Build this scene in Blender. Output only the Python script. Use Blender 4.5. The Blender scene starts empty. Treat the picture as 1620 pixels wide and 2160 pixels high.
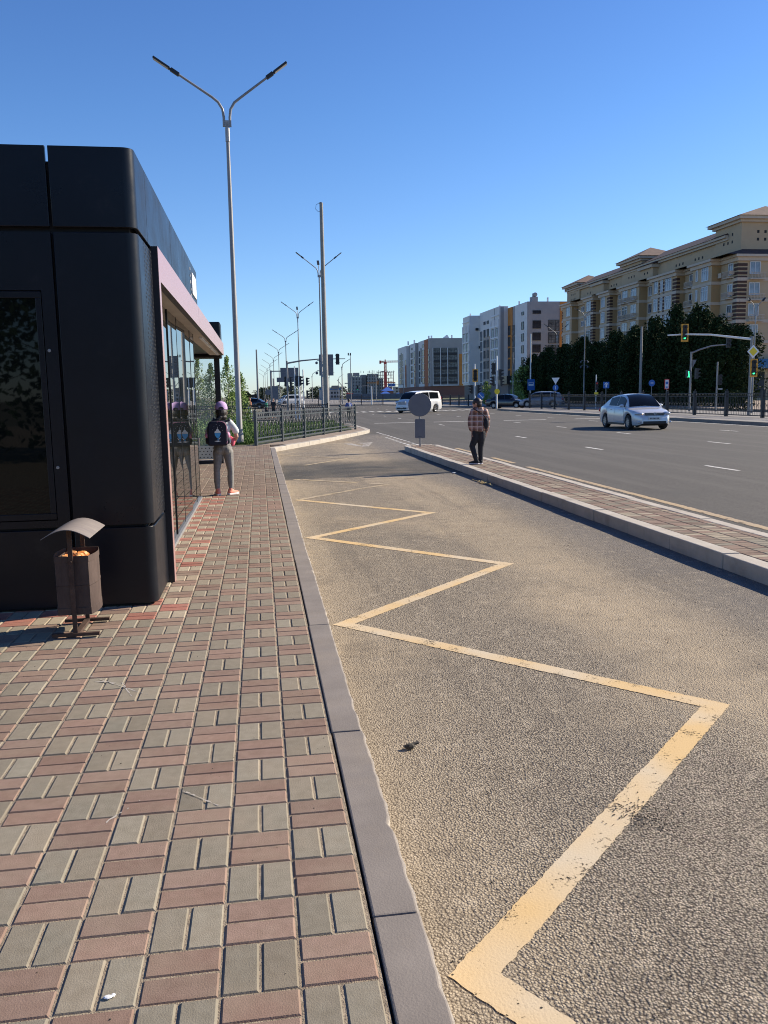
import bpy, bmesh, math, random
from mathutils import Vector, Matrix, noise as mnoise
R = math.radians
S = bpy.context.scene
COL = S.collection
# ------------------------------------------------------------------ camera
cam = bpy.data.cameras.new('camera'); co = bpy.data.objects.new('camera', cam); COL.objects.link(co)
cam.sensor_fit = 'VERTICAL'; cam.sensor_height = 36.0; cam.lens = 29.15
cam.clip_start = 0.05; cam.clip_end = 6000
# world axes expressed in the camera frame (rows) -> camera axes in the world (columns)
cr = Vector((0.98894634, -0.14731563, -0.01682992))
cu = Vector((0.03712587, 0.13612917, 0.98999521))
cb = Vector((-0.14355073, -0.97967696, 0.14009366))
co.matrix_world = Matrix(((cr.x, cu.x, cb.x, 0), (cr.y, cu.y, cb.y, 0), (cr.z, cu.z, cb.z, 1.5), (0, 0, 0, 1)))
S.camera = co
# ------------------------------------------------------------------ world and sun
SUN_EL, SUN_AZ = 30.6, 15.0      # azimuth counted from +X towards +Y
w = bpy.data.worlds.new('World'); S.world = w; w.use_nodes = True
nt = w.node_tree; bg = nt.nodes['Background']
sky = nt.nodes.new('ShaderNodeTexSky'); sky.sky_type = 'NISHITA'; sky.sun_disc = False
sky.sun_elevation = R(SUN_EL); sky.sun_rotation = R(90 - SUN_AZ); sky.altitude = 350
sky.air_density = 1.0; sky.dust_density = 0.35; sky.ozone_density = 3.0
tint = nt.nodes.new('ShaderNodeMix'); tint.data_type = 'RGBA'; tint.blend_type = 'MULTIPLY'; tint.inputs['Factor'].default_value = 1
wtc = nt.nodes.new('ShaderNodeTexCoord'); wsep = nt.nodes.new('ShaderNodeSeparateXYZ'); wr_ = nt.nodes.new('ShaderNodeValToRGB')
nt.links.new(wtc.outputs['Generated'], wsep.inputs[0]); nt.links.new(wsep.outputs[2], wr_.inputs[0])
el = wr_.color_ramp.elements; el[0].position = 0.0; el[0].color = (0.80, 0.92, 1.15, 1); el[1].position = .62; el[1].color = (0.37, 0.58, 0.98, 1)
for p_, c_ in ((.10, (0.72, 0.88, 1.09, 1)), (.30, (0.55, 0.78, 1.06, 1))):
    q_ = el.new(p_); q_.color = c_
nt.links.new(wr_.outputs[0], tint.inputs['B'])
nt.links.new(sky.outputs[0], tint.inputs['A']); nt.links.new(tint.outputs['Result'], bg.inputs[0]); bg.inputs[1].default_value = 0.098
sl = bpy.data.lights.new('sun', 'SUN'); so = bpy.data.objects.new('sun', sl); COL.objects.link(so)
sd = Vector((math.cos(R(SUN_AZ)) * math.cos(R(SUN_EL)), math.sin(R(SUN_AZ)) * math.cos(R(SUN_EL)), math.sin(R(SUN_EL))))
so.rotation_euler = sd.to_track_quat('Z', 'Y').to_euler(); so.location = (20, 10, 40)
sl.energy = 5.0; sl.angle = R(0.5); sl.color = (1.0, 0.89, 0.72)
S.view_settings.view_transform = 'Standard'; S.view_settings.look = 'None'
S.view_settings.exposure = 0.72; S.view_settings.gamma = 1.0
S.render.engine = 'CYCLES'; S.cycles.max_bounces = 8; S.cycles.transparent_max_bounces = 12; S.cycles.filter_width = 1.05

# ------------------------------------------------------------------ materials
M = {}
def mat(name, c, rough=0.6, metal=0.0, c2=None, scale=4.0, bump=0.0, bscale=60.0, spec=0.5, coat=0.0, alpha=1.0,
        stretch=None, emit=None, estr=0.0, attr=None, detail=4.0, dust=None, rvar=0.0):
    m = bpy.data.materials.new(name); m.use_nodes = True; n = m.node_tree; p = n.nodes['Principled BSDF']
    L = n.links.new
    p.inputs['Base Color'].default_value = (*c, 1); p.inputs['Roughness'].default_value = rough
    p.inputs['Metallic'].default_value = metal; p.inputs['Specular IOR Level'].default_value = spec
    p.inputs['Coat Weight'].default_value = coat; p.inputs['Coat Roughness'].default_value = 0.05
    tc = None
    if c2 is not None or bump or attr:
        tc = n.nodes.new('ShaderNodeTexCoord'); src = tc.outputs['Object']
        if stretch:
            mp = n.nodes.new('ShaderNodeMapping'); mp.inputs['Scale'].default_value = stretch
            L(src, mp.inputs['Vector']); src = mp.outputs[0]
    if c2 is not None or attr:
        nz = n.nodes.new('ShaderNodeTexNoise'); nz.inputs['Scale'].default_value = scale
        nz.inputs['Detail'].default_value = detail; nz.inputs['Roughness'].default_value = 0.6
        L(src, nz.inputs['Vector'])
        rp = n.nodes.new('ShaderNodeMapRange'); rp.inputs[1].default_value = 0.35; rp.inputs[2].default_value = 0.65
        L(nz.outputs[0], rp.inputs[0])
        mx = n.nodes.new('ShaderNodeMix'); mx.data_type = 'RGBA'
        L(rp.outputs[0], mx.inputs['Factor'])
        mx.inputs['A'].default_value = (*c, 1); mx.inputs['B'].default_value = (*(c2 or c), 1)
        out = mx.outputs['Result']
        if attr:
            at = n.nodes.new('ShaderNodeAttribute'); at.attribute_name = attr
            mu = n.nodes.new('ShaderNodeMix'); mu.data_type = 'RGBA'; mu.blend_type = 'MULTIPLY'; mu.inputs['Factor'].default_value = 1
            L(out, mu.inputs['A']); L(at.outputs['Color'], mu.inputs['B']); out = mu.outputs['Result']
        if dust:
            dc, dsc, lo, hi, amt = dust
            dn = n.nodes.new('ShaderNodeTexNoise'); dn.inputs['Scale'].default_value = dsc; dn.inputs['Detail'].default_value = 7; dn.inputs['Roughness'].default_value = .68
            L(src, dn.inputs['Vector']); dr = n.nodes.new('ShaderNodeMapRange'); dr.inputs[1].default_value = lo; dr.inputs[2].default_value = hi; dr.inputs[4].default_value = amt
            L(dn.outputs[0], dr.inputs[0]); dm = n.nodes.new('ShaderNodeMix'); dm.data_type = 'RGBA'; L(dr.outputs[0], dm.inputs['Factor'])
            L(out, dm.inputs['A']); dm.inputs['B'].default_value = (*dc, 1); out = dm.outputs['Result']
        if rvar:
            rn = n.nodes.new('ShaderNodeTexNoise'); rn.inputs['Scale'].default_value = 2.2; rn.inputs['Detail'].default_value = 8; rn.inputs['Roughness'].default_value = .7
            L(src, rn.inputs['Vector']); rr = n.nodes.new('ShaderNodeMapRange'); rr.inputs[1].default_value = .3; rr.inputs[2].default_value = .7
            rr.inputs[3].default_value = rough - rvar; rr.inputs[4].default_value = rough + rvar; L(rn.outputs[0], rr.inputs[0]); L(rr.outputs[0], p.inputs['Roughness'])
        L(out, p.inputs['Base Color'])
    if bump:
        nb = n.nodes.new('ShaderNodeTexNoise'); nb.inputs['Scale'].default_value = bscale; nb.inputs['Detail'].default_value = 3
        L(src, nb.inputs['Vector'])
        b = n.nodes.new('ShaderNodeBump'); b.inputs['Strength'].default_value = min(1, bump); b.inputs['Distance'].default_value = 0.01 * max(1, bump)
        L(nb.outputs[0], b.inputs['Height']); L(b.outputs[0], p.inputs['Normal'])
    if emit:
        p.inputs['Emission Color'].default_value = (*emit, 1); p.inputs['Emission Strength'].default_value = estr
    if alpha < 1: p.inputs['Alpha'].default_value = alpha
    M[name] = m; return m

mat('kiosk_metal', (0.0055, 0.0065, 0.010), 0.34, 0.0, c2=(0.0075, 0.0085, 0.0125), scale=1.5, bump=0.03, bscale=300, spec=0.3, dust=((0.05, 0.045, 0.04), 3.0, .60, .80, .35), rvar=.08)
mat('kiosk_seam', (0.004, 0.004, 0.006), 0.7)
mat('black_frame', (0.012, 0.013, 0.018), 0.45)
mat('pink_metal', (0.38, 0.225, 0.20), 0.26, 0.0, c2=(0.39, 0.225, 0.205), scale=2)
mat('soffit', (0.55, 0.50, 0.43), 0.7, c2=(0.48, 0.43, 0.37), scale=3)
mat('dark_glass', (0.010, 0.012, 0.010), 0.01, spec=0.9)
mat('case_glass', (0.005, 0.007, 0.006), 0.02, spec=0.22)
mat('white_plate', (0.78, 0.80, 0.82), 0.4)
mat('steel', (0.33, 0.33, 0.33), 0.45, 0.4, c2=(0.28, 0.28, 0.28), scale=6)
mat('galv', (0.27, 0.265, 0.26), 0.5, 0.2, c2=(0.21, 0.205, 0.20), scale=3, stretch=(1, 1, .2))
mat('white_pole', (0.75, 0.74, 0.70), 0.5)
mat('concrete_pole', (0.30, 0.285, 0.265), 0.8, c2=(0.25, 0.24, 0.22), scale=3, bump=.3)
mat('sign_back', (0.15, 0.155, 0.17), 0.5, c2=(0.13, 0.135, 0.15), scale=3)
mat('sign_dark', (0.10, 0.11, 0.13), 0.6)
mat('black_plastic', (0.015, 0.015, 0.017), 0.5)
mat('yellow_back', (0.80, 0.36, 0.03), 0.5)
mat('sign_yellow', (0.85, 0.62, 0.03), 0.5)
mat('sign_white', (0.75, 0.76, 0.76), 0.5)
mat('sign_blue', (0.02, 0.13, 0.42), 0.5)
mat('sign_red', (0.6, 0.04, 0.03), 0.5)
mat('green_light', (0.02, 0.5, 0.2), 0.4, emit=(0.05, 1.0, 0.35), estr=1.3)
mat('rust', (0.045, 0.022, 0.014), 0.8, c2=(0.08, 0.045, 0.03), scale=14, bump=.4, bscale=90)
mat('bin_paint', (0.085, 0.055, 0.043), 0.8, c2=(0.045, 0.026, 0.020), scale=9, bump=.2, stretch=(1, 1, .35))
mat('bin_roof', (0.25, 0.215, 0.19), 0.62, c2=(0.20, 0.17, 0.16), scale=10, stretch=(.25, 1.6, 1), bump=.15)
mat('trash', (0.75, 0.20, 0.02), 0.6, c2=(0.75, 0.45, 0.2), scale=40)
mat('fence_metal', (0.05, 0.06, 0.064), 0.5, c2=(0.035, 0.045, 0.05), scale=5)
mat('fence_dark', (0.018, 0.020, 0.024), 0.55)
mat('fence_brown', (0.075, 0.055, 0.045), 0.6)
mat('kerb_stone', (0.232, 0.200, 0.172), 0.85, c2=(0.178, 0.152, 0.130), scale=3.2, bump=.16, bscale=160, detail=9.0, dust=((0.27, 0.22, 0.165), 1.7, .5, .75, .6))
mat('kerb_light', (0.47, 0.42, 0.35), 0.85, c2=(0.40, 0.35, 0.285), scale=4, bump=.3, bscale=90, dust=((0.20, 0.16, 0.12), 1.3, .52, .75, .55))
mat('tile_light', (0.25, 0.23, 0.205), 0.85, c2=(0.19, 0.175, 0.155), scale=1.2)
mat('kerb_far', (0.24, 0.21, 0.18), 0.85, c2=(0.19, 0.165, 0.14), scale=1.5)
mat('brick', (1, 1, 1), 0.9, c2=(0.84, 0.83, 0.81), scale=24, bump=.22, bscale=230, attr='tint', spec=.2, detail=9.0, dust=((0.29, 0.235, 0.17), 2.4, .44, .72, .5))
mat('joint_sand', (0.34, 0.275, 0.195), 0.95, c2=(0.19, 0.15, 0.105), scale=30, bump=.6, bscale=200)
mat('verge', (0.30, 0.235, 0.18), 0.95, c2=(0.22, 0.17, 0.13), scale=2.5, bump=.5, bscale=60)
mat('earth', (0.16, 0.135, 0.10), 0.95, c2=(0.11, 0.11, 0.06), scale=.6, bump=.5, bscale=20)
mat('grass_soil', (0.075, 0.10, 0.03), 0.95, c2=(0.11, 0.10, 0.045), scale=1.6, bump=.6, bscale=30)
mat('grass', (0.06, 0.13, 0.02), 0.7, c2=(0.11, 0.16, 0.03), scale=1.5, spec=.3)
mat('weed', (0.07, 0.15, 0.025), 0.65, c2=(0.12, 0.20, 0.04), scale=2.5, spec=.3)
mat('leaf_young', (0.16, 0.25, 0.045), 0.6, c2=(0.26, 0.34, 0.09), scale=3, spec=.4)
mat('leaf_dark', (0.020, 0.034, 0.012), 0.8, c2=(0.034, 0.052, 0.018), scale=.8, spec=.08)
mat('leaf_far', (0.05, 0.07, 0.03), 0.7, c2=(0.07, 0.085, 0.035), scale=.5)
mat('bark', (0.09, 0.07, 0.05), 0.9, c2=(0.13, 0.10, 0.08), scale=12, bump=.5)
mat('debris', (0.04, 0.035, 0.03), 0.9, c2=(0.08, 0.07, 0.05), scale=40)
mat('straw', (0.55, 0.42, 0.18), 0.8, c2=(0.4, 0.28, 0.12), scale=40)

def ground_mat(name):
    """asphalt: coarse dusty aggregate in the bus bay, finer and greyer on the carriageway"""
    m = bpy.data.materials.new(name); m.use_nodes = True; n = m.node_tree; p = n.nodes['Principled BSDF']; L = n.links.new
    N = n.nodes.new
    def val(v):
        x = N('ShaderNodeValue'); x.outputs[0].default_value = v; return x.outputs[0]
    def math_(op, a, b=None, c=None, clamp=False):
        x = N('ShaderNodeMath'); x.operation = op; x.use_clamp = clamp
        for i, q in enumerate((a, b, c)):
            if q is None: continue
            if isinstance(q, (int, float)): x.inputs[i].default_value = q
            else: L(q, x.inputs[i])
        return x.outputs[0]
    def noise(vec, sc, det=4, ro=.6, dist=0):
        x = N('ShaderNodeTexNoise'); x.inputs['Scale'].default_value = sc; x.inputs['Detail'].default_value = det
        x.inputs['Roughness'].default_value = ro; x.inputs['Distortion'].default_value = dist; L(vec, x.inputs['Vector']); return x.outputs[0]
    def ss(v, a, b):
        x = N('ShaderNodeMapRange'); x.interpolation_type = 'SMOOTHSTEP'; x.inputs[1].default_value = a; x.inputs[2].default_value = b; L(v, x.inputs[0]); return x.outputs[0]
    def mix(f, a, b, blend='MIX'):
        x = N('ShaderNodeMix'); x.data_type = 'RGBA'; x.blend_type = blend
        if isinstance(f, (int, float)): x.inputs['Factor'].default_value = f
        else: L(f, x.inputs['Factor'])
        for k, q in (('A', a), ('B', b)):
            if isinstance(q, tuple): x.inputs[k].default_value = (*q, 1)
            else: L(q, x.inputs[k])
        return x.outputs['Result']
    tc = N('ShaderNodeTexCoord'); o = tc.outputs['Object']
    sep = N('ShaderNodeSeparateXYZ'); L(o, sep.inputs[0]); X, Y = sep.outputs[0], sep.outputs[1]
    main = ss(X, 4.9, 5.1)                        # 1 on the carriageway
    # far side of the bay mouth also belongs to the carriageway
    bx = math_('ADD', math_('MULTIPLY', Y, 1.0), math_('MULTIPLY', X, -0.5)); far = ss(bx, 30.5, 33.0)
    main = math_('MAXIMUM', main, far)
    bay = math_('SUBTRACT', 1.0, main)
    vo = N('ShaderNodeTexVoronoi'); vo.inputs['Scale'].default_value = 105; L(o, vo.inputs['Vector'])
    vo.inputs['Randomness'].default_value = 1
    cs = N('ShaderNodeSeparateColor'); L(vo.outputs['Color'], cs.inputs[0]); rnd = cs.outputs[0]
    stone = mix(rnd, (0.225, 0.188, 0.138), (0.43, 0.36, 0.265))
    fine = noise(o, 210, 2, .7)
    stone = mix(math_('MULTIPLY', ss(fine, .58, .68), .35), stone, (0.045, 0.035, 0.028))
    stone = mix(math_('MULTIPLY', math_('SUBTRACT', 1.0, ss(fine, .32, .40)), .5), stone, (0.50, 0.43, 0.34))
    gap = ss(vo.outputs['Distance'], 0.38, 0.72)
    stone = mix(math_('MULTIPLY', gap, .85), stone, (0.062, 0.046, 0.034))  # shadow between the stones painted in: colour darkens towards each gap
    big = noise(o, .55, 5, .6, .4); med = noise(o, 2.3, 5, .65)
    kerbside = math_('SUBTRACT', 1.0, ss(math_('ADD', X, math_('MULTIPLY', med, .9)), 0.75, 1.7))
    wheel = math_('SUBTRACT', 1.0, ss(math_('ABSOLUTE', math_('SUBTRACT', math_('ADD', X, math_('MULTIPLY', big, 1.4)), 3.3)), 0.15, .85))
    dust = math_('ADD', math_('MULTIPLY', kerbside, .55), math_('MULTIPLY', wheel, .6))
    dust = math_('ADD', dust, math_('MULTIPLY', ss(big, .47, .68), .5), clamp=True)
    dust = math_('MULTIPLY', dust, bay)
    col_b = mix(math_('MULTIPLY', dust, .74), stone, (0.43, 0.34, 0.225))
    grime = math_('MULTIPLY', ss(noise(o, 1.1, 7, .72), .50, .70), .55)
    tk = N('ShaderNodeMapping'); tk.inputs['Scale'].default_value = (2.6, .16, 1); tk.inputs['Rotation'].default_value = (0, 0, .05); L(o, tk.inputs['Vector'])
    tracks = math_('MULTIPLY', ss(noise(tk.outputs[0], 1.0, 6, .7), .52, .68), .38)
    col_b = mix(tracks, col_b, (0.13, 0.11, 0.088))
    col_b = mix(grime, col_b, (0.14, 0.115, 0.088))
    dgrey = math_('MULTIPLY', ss(math_('ADD', X, math_('MULTIPLY', big, 1.2)), 3.5, 4.6), .6)
    col_b = mix(dgrey, col_b, (0.12, 0.115, 0.115))
    blot = noise(o, 9, 5, .7); col_b = mix(math_('MULTIPLY', ss(blot, .56, .70), .40), col_b, (0.12, 0.096, 0.07)); col_b = mix(math_('MULTIPLY', math_('SUBTRACT', 1.0, ss(blot, .32, .45)), .35), col_b, (0.50, 0.42, 0.31))
    brn = math_('MULTIPLY', ss(noise(o, .9, 7, .75, .8), .57, .66), math_('MULTIPLY', wheel, .7)); col_b = mix(brn, col_b, (0.17, 0.115, 0.065))
    # darker patch across the bay, noisy edges
    e1 = math_('ADD', Y, math_('MULTIPLY', med, 1.1)); e1 = math_('ADD', e1, math_('MULTIPLY', X, -0.1))
    patch = math_('MULTIPLY', ss(e1, 16.65, 17.0), math_('SUBTRACT', 1.0, ss(e1, 19.6, 21.6)))
    patch = math_('MULTIPLY', patch, math_('ADD', .68, math_('MULTIPLY', ss(big, .4, .6), .3)))
    col_b = mix(patch, col_b, (0.065, 0.062, 0.056))
    vm = N('ShaderNodeTexVoronoi'); vm.inputs['Scale'].default_value = 80; L(o, vm.inputs['Vector'])
    cm = N('ShaderNodeSeparateColor'); L(vm.outputs['Color'], cm.inputs[0])
    col_m = mix(cm.outputs[0], (0.048, 0.044, 0.039), (0.115, 0.105, 0.092))
    st = N('ShaderNodeMapping'); st.inputs['Scale'].default_value = (1.6, .07, 1); L(o, st.inputs['Vector'])
    col_m = mix(math_('MULTIPLY', ss(noise(st.outputs[0], 1.0, 5, .7), .42, .66), .5), col_m, (0.118, 0.108, 0.095))
    col_m = mix(math_('MULTIPLY', ss(noise(o, .25, 5, .65), .5, .7), .4), col_m, (0.065, 0.062, 0.058))
    col = mix(main, col_b, col_m)
    L(col, p.inputs['Base Color']); p.inputs['Roughness'].default_value = .92; p.inputs['Specular IOR Level'].default_value = .3
    hv = math_('SUBTRACT', 1.0, vo.outputs['Distance'])
    v2 = N('ShaderNodeTexVoronoi'); v2.inputs['Scale'].default_value = 47; L(o, v2.inputs['Vector'])
    hn = math_('ADD', math_('MULTIPLY', noise(o, 170, 3, .6), .55), math_('MULTIPLY', math_('SUBTRACT', 1.0, v2.outputs['Distance']), .45))
    hh = math_('ADD', math_('MULTIPLY', hv, .8), math_('MULTIPLY', hn, .9))
    b = N('ShaderNodeBump'); b.inputs['Strength'].default_value = 1.0
    L(math_('ADD', .0022, math_('MULTIPLY', bay, .0058)), b.inputs['Distance'])
    L(hh, b.inputs['Height']); L(b.outputs[0], p.inputs['Normal'])
    M[name] = m; return m
ground_mat('asphalt')

def paint_mat(name, c, c2, wear=0.5, scale=16):
    """road paint: chipped, so the asphalt below shows through"""
    m = bpy.data.materials.new(name); m.use_nodes = True; n = m.node_tree; p = n.nodes['Principled BSDF']; L = n.links.new; N = n.nodes.new
    tc = N('ShaderNodeTexCoord'); o = tc.outputs['Object']
    a = N('ShaderNodeTexNoise'); a.inputs['Scale'].default_value = scale; a.inputs['Detail'].default_value = 8; a.inputs['Roughness'].default_value = .75; L(o, a.inputs['Vector'])
    b = N('ShaderNodeTexNoise'); b.inputs['Scale'].default_value = 1.6; b.inputs['Detail'].default_value = 3; L(o, b.inputs['Vector'])
    s = N('ShaderNodeMath'); s.operation = 'ADD'; L(a.outputs[0], s.inputs[0])
    t = N('ShaderNodeMath'); t.operation = 'MULTIPLY'; t.inputs[1].default_value = .5; bb = N('ShaderNodeTexNoise'); bb.inputs['Scale'].default_value = 7; bb.inputs['Detail'].default_value = 4; L(o, bb.inputs['Vector']); L(bb.outputs[0], t.inputs[0]); L(t.outputs[0], s.inputs[1])
    r = N('ShaderNodeMapRange'); r.inputs[1].default_value = wear; r.inputs[2].default_value = wear + .05; L(s.outputs[0], r.inputs[0])
    L(r.outputs[0], p.inputs['Alpha'])
    mx = N('ShaderNodeMix'); mx.data_type = 'RGBA'; mx.inputs['A'].default_value = (*c, 1); mx.inputs['B'].default_value = (*c2, 1)
    r2 = N('ShaderNodeMapRange'); r2.inputs[1].default_value = .4; r2.inputs[2].default_value = .62; L(b.outputs[0], r2.inputs[0]); L(r2.outputs[0], mx.inputs['Factor'])
    L(mx.outputs['Result'], p.inputs['Base Color']); p.inputs['Roughness'].default_value = .85
    nb = N('ShaderNodeTexNoise'); nb.inputs['Scale'].default_value = 110; L(o, nb.inputs['Vector'])
    bp = N('ShaderNodeBump'); bp.inputs['Strength'].default_value = .3; bp.inputs['Distance'].default_value = .004; L(nb.outputs[0], bp.inputs['Height']); L(bp.outputs[0], p.inputs['Normal'])
    M[name] = m
paint_mat('yellow_paint', (0.60, 0.41, 0.185), (0.55, 0.45, 0.31), .61, 55)
paint_mat('old_yellow_paint', (0.44, 0.34, 0.20), (0.40, 0.32, 0.22), .645, 20)
paint_mat('edge_paint', (0.40, 0.29, 0.16), (0.36, 0.27, 0.17), .60, 12)
paint_mat('faded_white', (0.42, 0.38, 0.33), (0.36, 0.32, 0.27), .67, 12)
paint_mat('white_paint', (0.62, 0.61, 0.57), (0.52, 0.50, 0.46), .60, 12)

# ------------------------------------------------------------------ helpers
def props(o, label=None, cat=None, group=None, kind=None):
    if label: o['label'] = label
    if cat: o['category'] = cat
    if group: o['group'] = group
    if kind: o['kind'] = kind
    return o
def thing(name, label, cat, loc=(0, 0, 0), rz=0, group=None):
    o = bpy.data.objects.new(name, None); COL.objects.link(o); o.location = loc; o.rotation_euler = (0, 0, rz)
    o.empty_display_size = .2
    return props(o, label, cat, group)
def kids(o): return [c for c in bpy.data.objects if c.parent == o]
def copy_tree(o, parent=None):
    c = o.copy(); COL.objects.link(c)
    if parent: c.parent = parent
    for ch in KIDS.get(o.name, []):
        k = copy_tree(ch, c)
        KIDS.setdefault(c.name, []).append(k)
    return c
KIDS = {}
def dup(o, loc, rz=0, label=None, group=None, scale=None):
    c = copy_tree(o); c.location = loc; c.rotation_euler = (0, 0, rz)
    if label: c['label'] = label
    if group: c['group'] = group
    if scale: c.scale = scale
    return c

class MB:
    def __init__(s): s.v = []; s.f = []; s.m = []; s.cur = 0; s.tint = []
    def add(s, vs, fs):
        b = len(s.v); s.v += [tuple(q) for q in vs]
        for f in fs: s.f.append(tuple(b + i for i in f)); s.m.append(s.cur)
        return s
    def box(s, a, b, rz=0, c=None):
        x0, y0, z0 = a; x1, y1, z1 = b
        vs = [(x, y, z) for z in (z0, z1) for x, y in ((x0, y0), (x1, y0), (x1, y1), (x0, y1))]
        if rz:
            cx, cy = c if c else ((x0 + x1) / 2, (y0 + y1) / 2); ca, sa = math.cos(rz), math.sin(rz)
            vs = [(cx + (x - cx) * ca - (y - cy) * sa, cy + (x - cx) * sa + (y - cy) * ca, z) for x, y, z in vs]
        return s.add(vs, [(3, 2, 1, 0), (4, 5, 6, 7), (0, 1, 5, 4), (1, 2, 6, 5), (2, 3, 7, 6), (3, 0, 4, 7)])
    def bar(s, p, q, w, h=None, up=(0, 0, 1)):
        p, q = Vector(p), Vector(q); h = h or w; d = (q - p).normalized(); u = Vector(up)
        if abs(d.dot(u)) > .99: u = Vector((0, 1, 0))
        x = d.cross(u).normalized() * (w / 2); y = x.cross(d).normalized() * (h / 2)
        vs = [a + i * x + j * y for a in (p, q) for i, j in ((-1, -1), (1, -1), (1, 1), (-1, 1))]
        return s.add(vs, [(3, 2, 1, 0), (4, 5, 6, 7), (0, 1, 5, 4), (1, 2, 6, 5), (2, 3, 7, 6), (3, 0, 4, 7)])
    def tube(s, pts, r, n=8, cap=True):
        pts = [Vector(p) for p in pts]; rs = r if isinstance(r, (list, tuple)) else [r] * len(pts)
        base = len(s.v); prev = None
        for i, p in enumerate(pts):
            d = (pts[min(i + 1, len(pts) - 1)] - pts[max(i - 1, 0)]).normalized()
            if prev is None:
                a = Vector((1, 0, 0)) if abs(d.x) < .8 else Vector((0, 1, 0)); prev = d.cross(a).normalized()
            u = (prev - d * prev.dot(d)).normalized(); prev = u; v = d.cross(u)
            for k in range(n):
                t = 2 * math.pi * k / n; s.v.append(tuple(p + (u * math.cos(t) + v * math.sin(t)) * rs[i]))
        for i in range(len(pts) - 1):
            for k in range(n):
                a = base + i * n + k; b = base + i * n + (k + 1) % n
                s.f.append((a, b, b + n, a + n)); s.m.append(s.cur)
        if cap:
            s.f.append(tuple(base + k for k in reversed(range(n)))); s.m.append(s.cur)
            e = base + (len(pts) - 1) * n; s.f.append(tuple(e + k for k in range(n))); s.m.append(s.cur)
        return s
    def ell(s, c, r, nu=12, nv=8, rot=None):
        c = Vector(c); vs = []; r = (r, r, r) if isinstance(r, (int, float)) else r
        for j in range(nv + 1):
            t = math.pi * j / nv
            for i in range(nu):
                a = 2 * math.pi * i / nu
                q = Vector((r[0] * math.sin(t) * math.cos(a), r[1] * math.sin(t) * math.sin(a), r[2] * math.cos(t)))
                if rot is not None: q = rot @ q
                vs.append(c + q)
        fs = []
        for j in range(nv):
            for i in range(nu):
                a = j * nu + i; b = j * nu + (i + 1) % nu; fs.append((a, a + nu, b + nu, b))
        return s.add(vs, fs)
    def prism(s, poly, z0, z1, axis='z'):
        n = len(poly)
        def P(p, z): return (p[0], p[1], z) if axis == 'z' else ((z, p[0], p[1]) if axis == 'x' else (p[0], z, p[1]))
        vs = [P(p, z0) for p in poly] + [P(p, z1) for p in poly]
        return s.add(vs, [tuple(reversed(range(n))), tuple(range(n, 2 * n))] + [(i, (i + 1) % n, n + (i + 1) % n, n + i) for i in range(n)])
    def lathe(s, prof, n=24, axis='z', c=(0, 0, 0)):
        vs = []
        for r, h in prof:
            for k in range(n):
                t = 2 * math.pi * k / n; a, b = r * math.cos(t), r * math.sin(t)
                vs.append((c[0] + a, c[1] + b, c[2] + h) if axis == 'z' else ((c[0] + a, c[1] + h, c[2] + b) if axis == 'y' else (c[0] + h, c[1] + a, c[2] + b)))
        fs = []
        for i in range(len(prof) - 1):
            for k in range(n):
                a = i * n + k; b = i * n + (k + 1) % n; fs.append((a, b, b + n, a + n))
        return s.add(vs, fs)
    def build(s, name, mats, parent=None, smooth=False, bevel=0, fix=True, seg=2, auto=None):
        me = bpy.data.meshes.new(name); me.from_pydata(s.v, [], s.f)
        if isinstance(mats, str): mats = [mats]
        for m in mats: me.materials.append(M[m])
        me.polygons.foreach_set('material_index', s.m)
        if s.tint:
            ca = me.color_attributes.new('tint', 'FLOAT_COLOR', 'CORNER'); fl = []
            for f, t in zip(s.f, s.tint): fl += list(t) * len(f)
            ca.data.foreach_set('color', fl)
        if fix:
            bm = bmesh.new(); bm.from_mesh(me)
            bmesh.ops.recalc_face_normals(bm, faces=bm.faces); bm.to_mesh(me); bm.free()
        me.update()
        if smooth or auto:
            me.polygons.foreach_set('use_smooth', [True] * len(me.polygons))
            if auto is not None or smooth == 'auto': me.set_sharp_from_angle(angle=R(auto or 35))
        o = bpy.data.objects.new(name, me); COL.objects.link(o)
        if parent: o.parent = parent; KIDS.setdefault(parent.name, []).append(o)
        if bevel:
            md = o.modifiers.new('bevel', 'BEVEL'); md.width = bevel; md.segments = seg; md.limit_method = 'ANGLE'; md.angle_limit = R(35)
        return o
def baked(o):
    """apply the modifiers of o for good"""
    dg = bpy.context.evaluated_depsgraph_get(); ev = o.evaluated_get(dg); me = bpy.data.meshes.new_from_object(ev)
    o.modifiers.clear(); o.data = me; return o
def Pt(*a): return Vector(a)

# ================================================================== THE SETTING
ZR = -0.13                                   # carriageway level; pavements are at 0
b = MB(); b.add([(-2500, -1500, -.16), (2500, -1500, -.16), (2500, 4000, -.16), (-2500, 4000, -.16)], [(0, 1, 2, 3)])
props(b.build('ground', 'earth'), kind='structure')
b = MB()
def sheet(b, x0, y0, x1, y1, z, nx=1, ny=1):
    b.add([(x0, y0, z), (x1, y0, z), (x1, y1, z), (x0, y1, z)], [(0, 1, 2, 3)])
sheet(b, .30, -40, 22.2, 700, ZR); sheet(b, 22.2, -40, 400, 700, ZR); sheet(b, -300, 51.5, .30, 76, ZR)
props(b.build('road', 'asphalt'), kind='structure')

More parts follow.
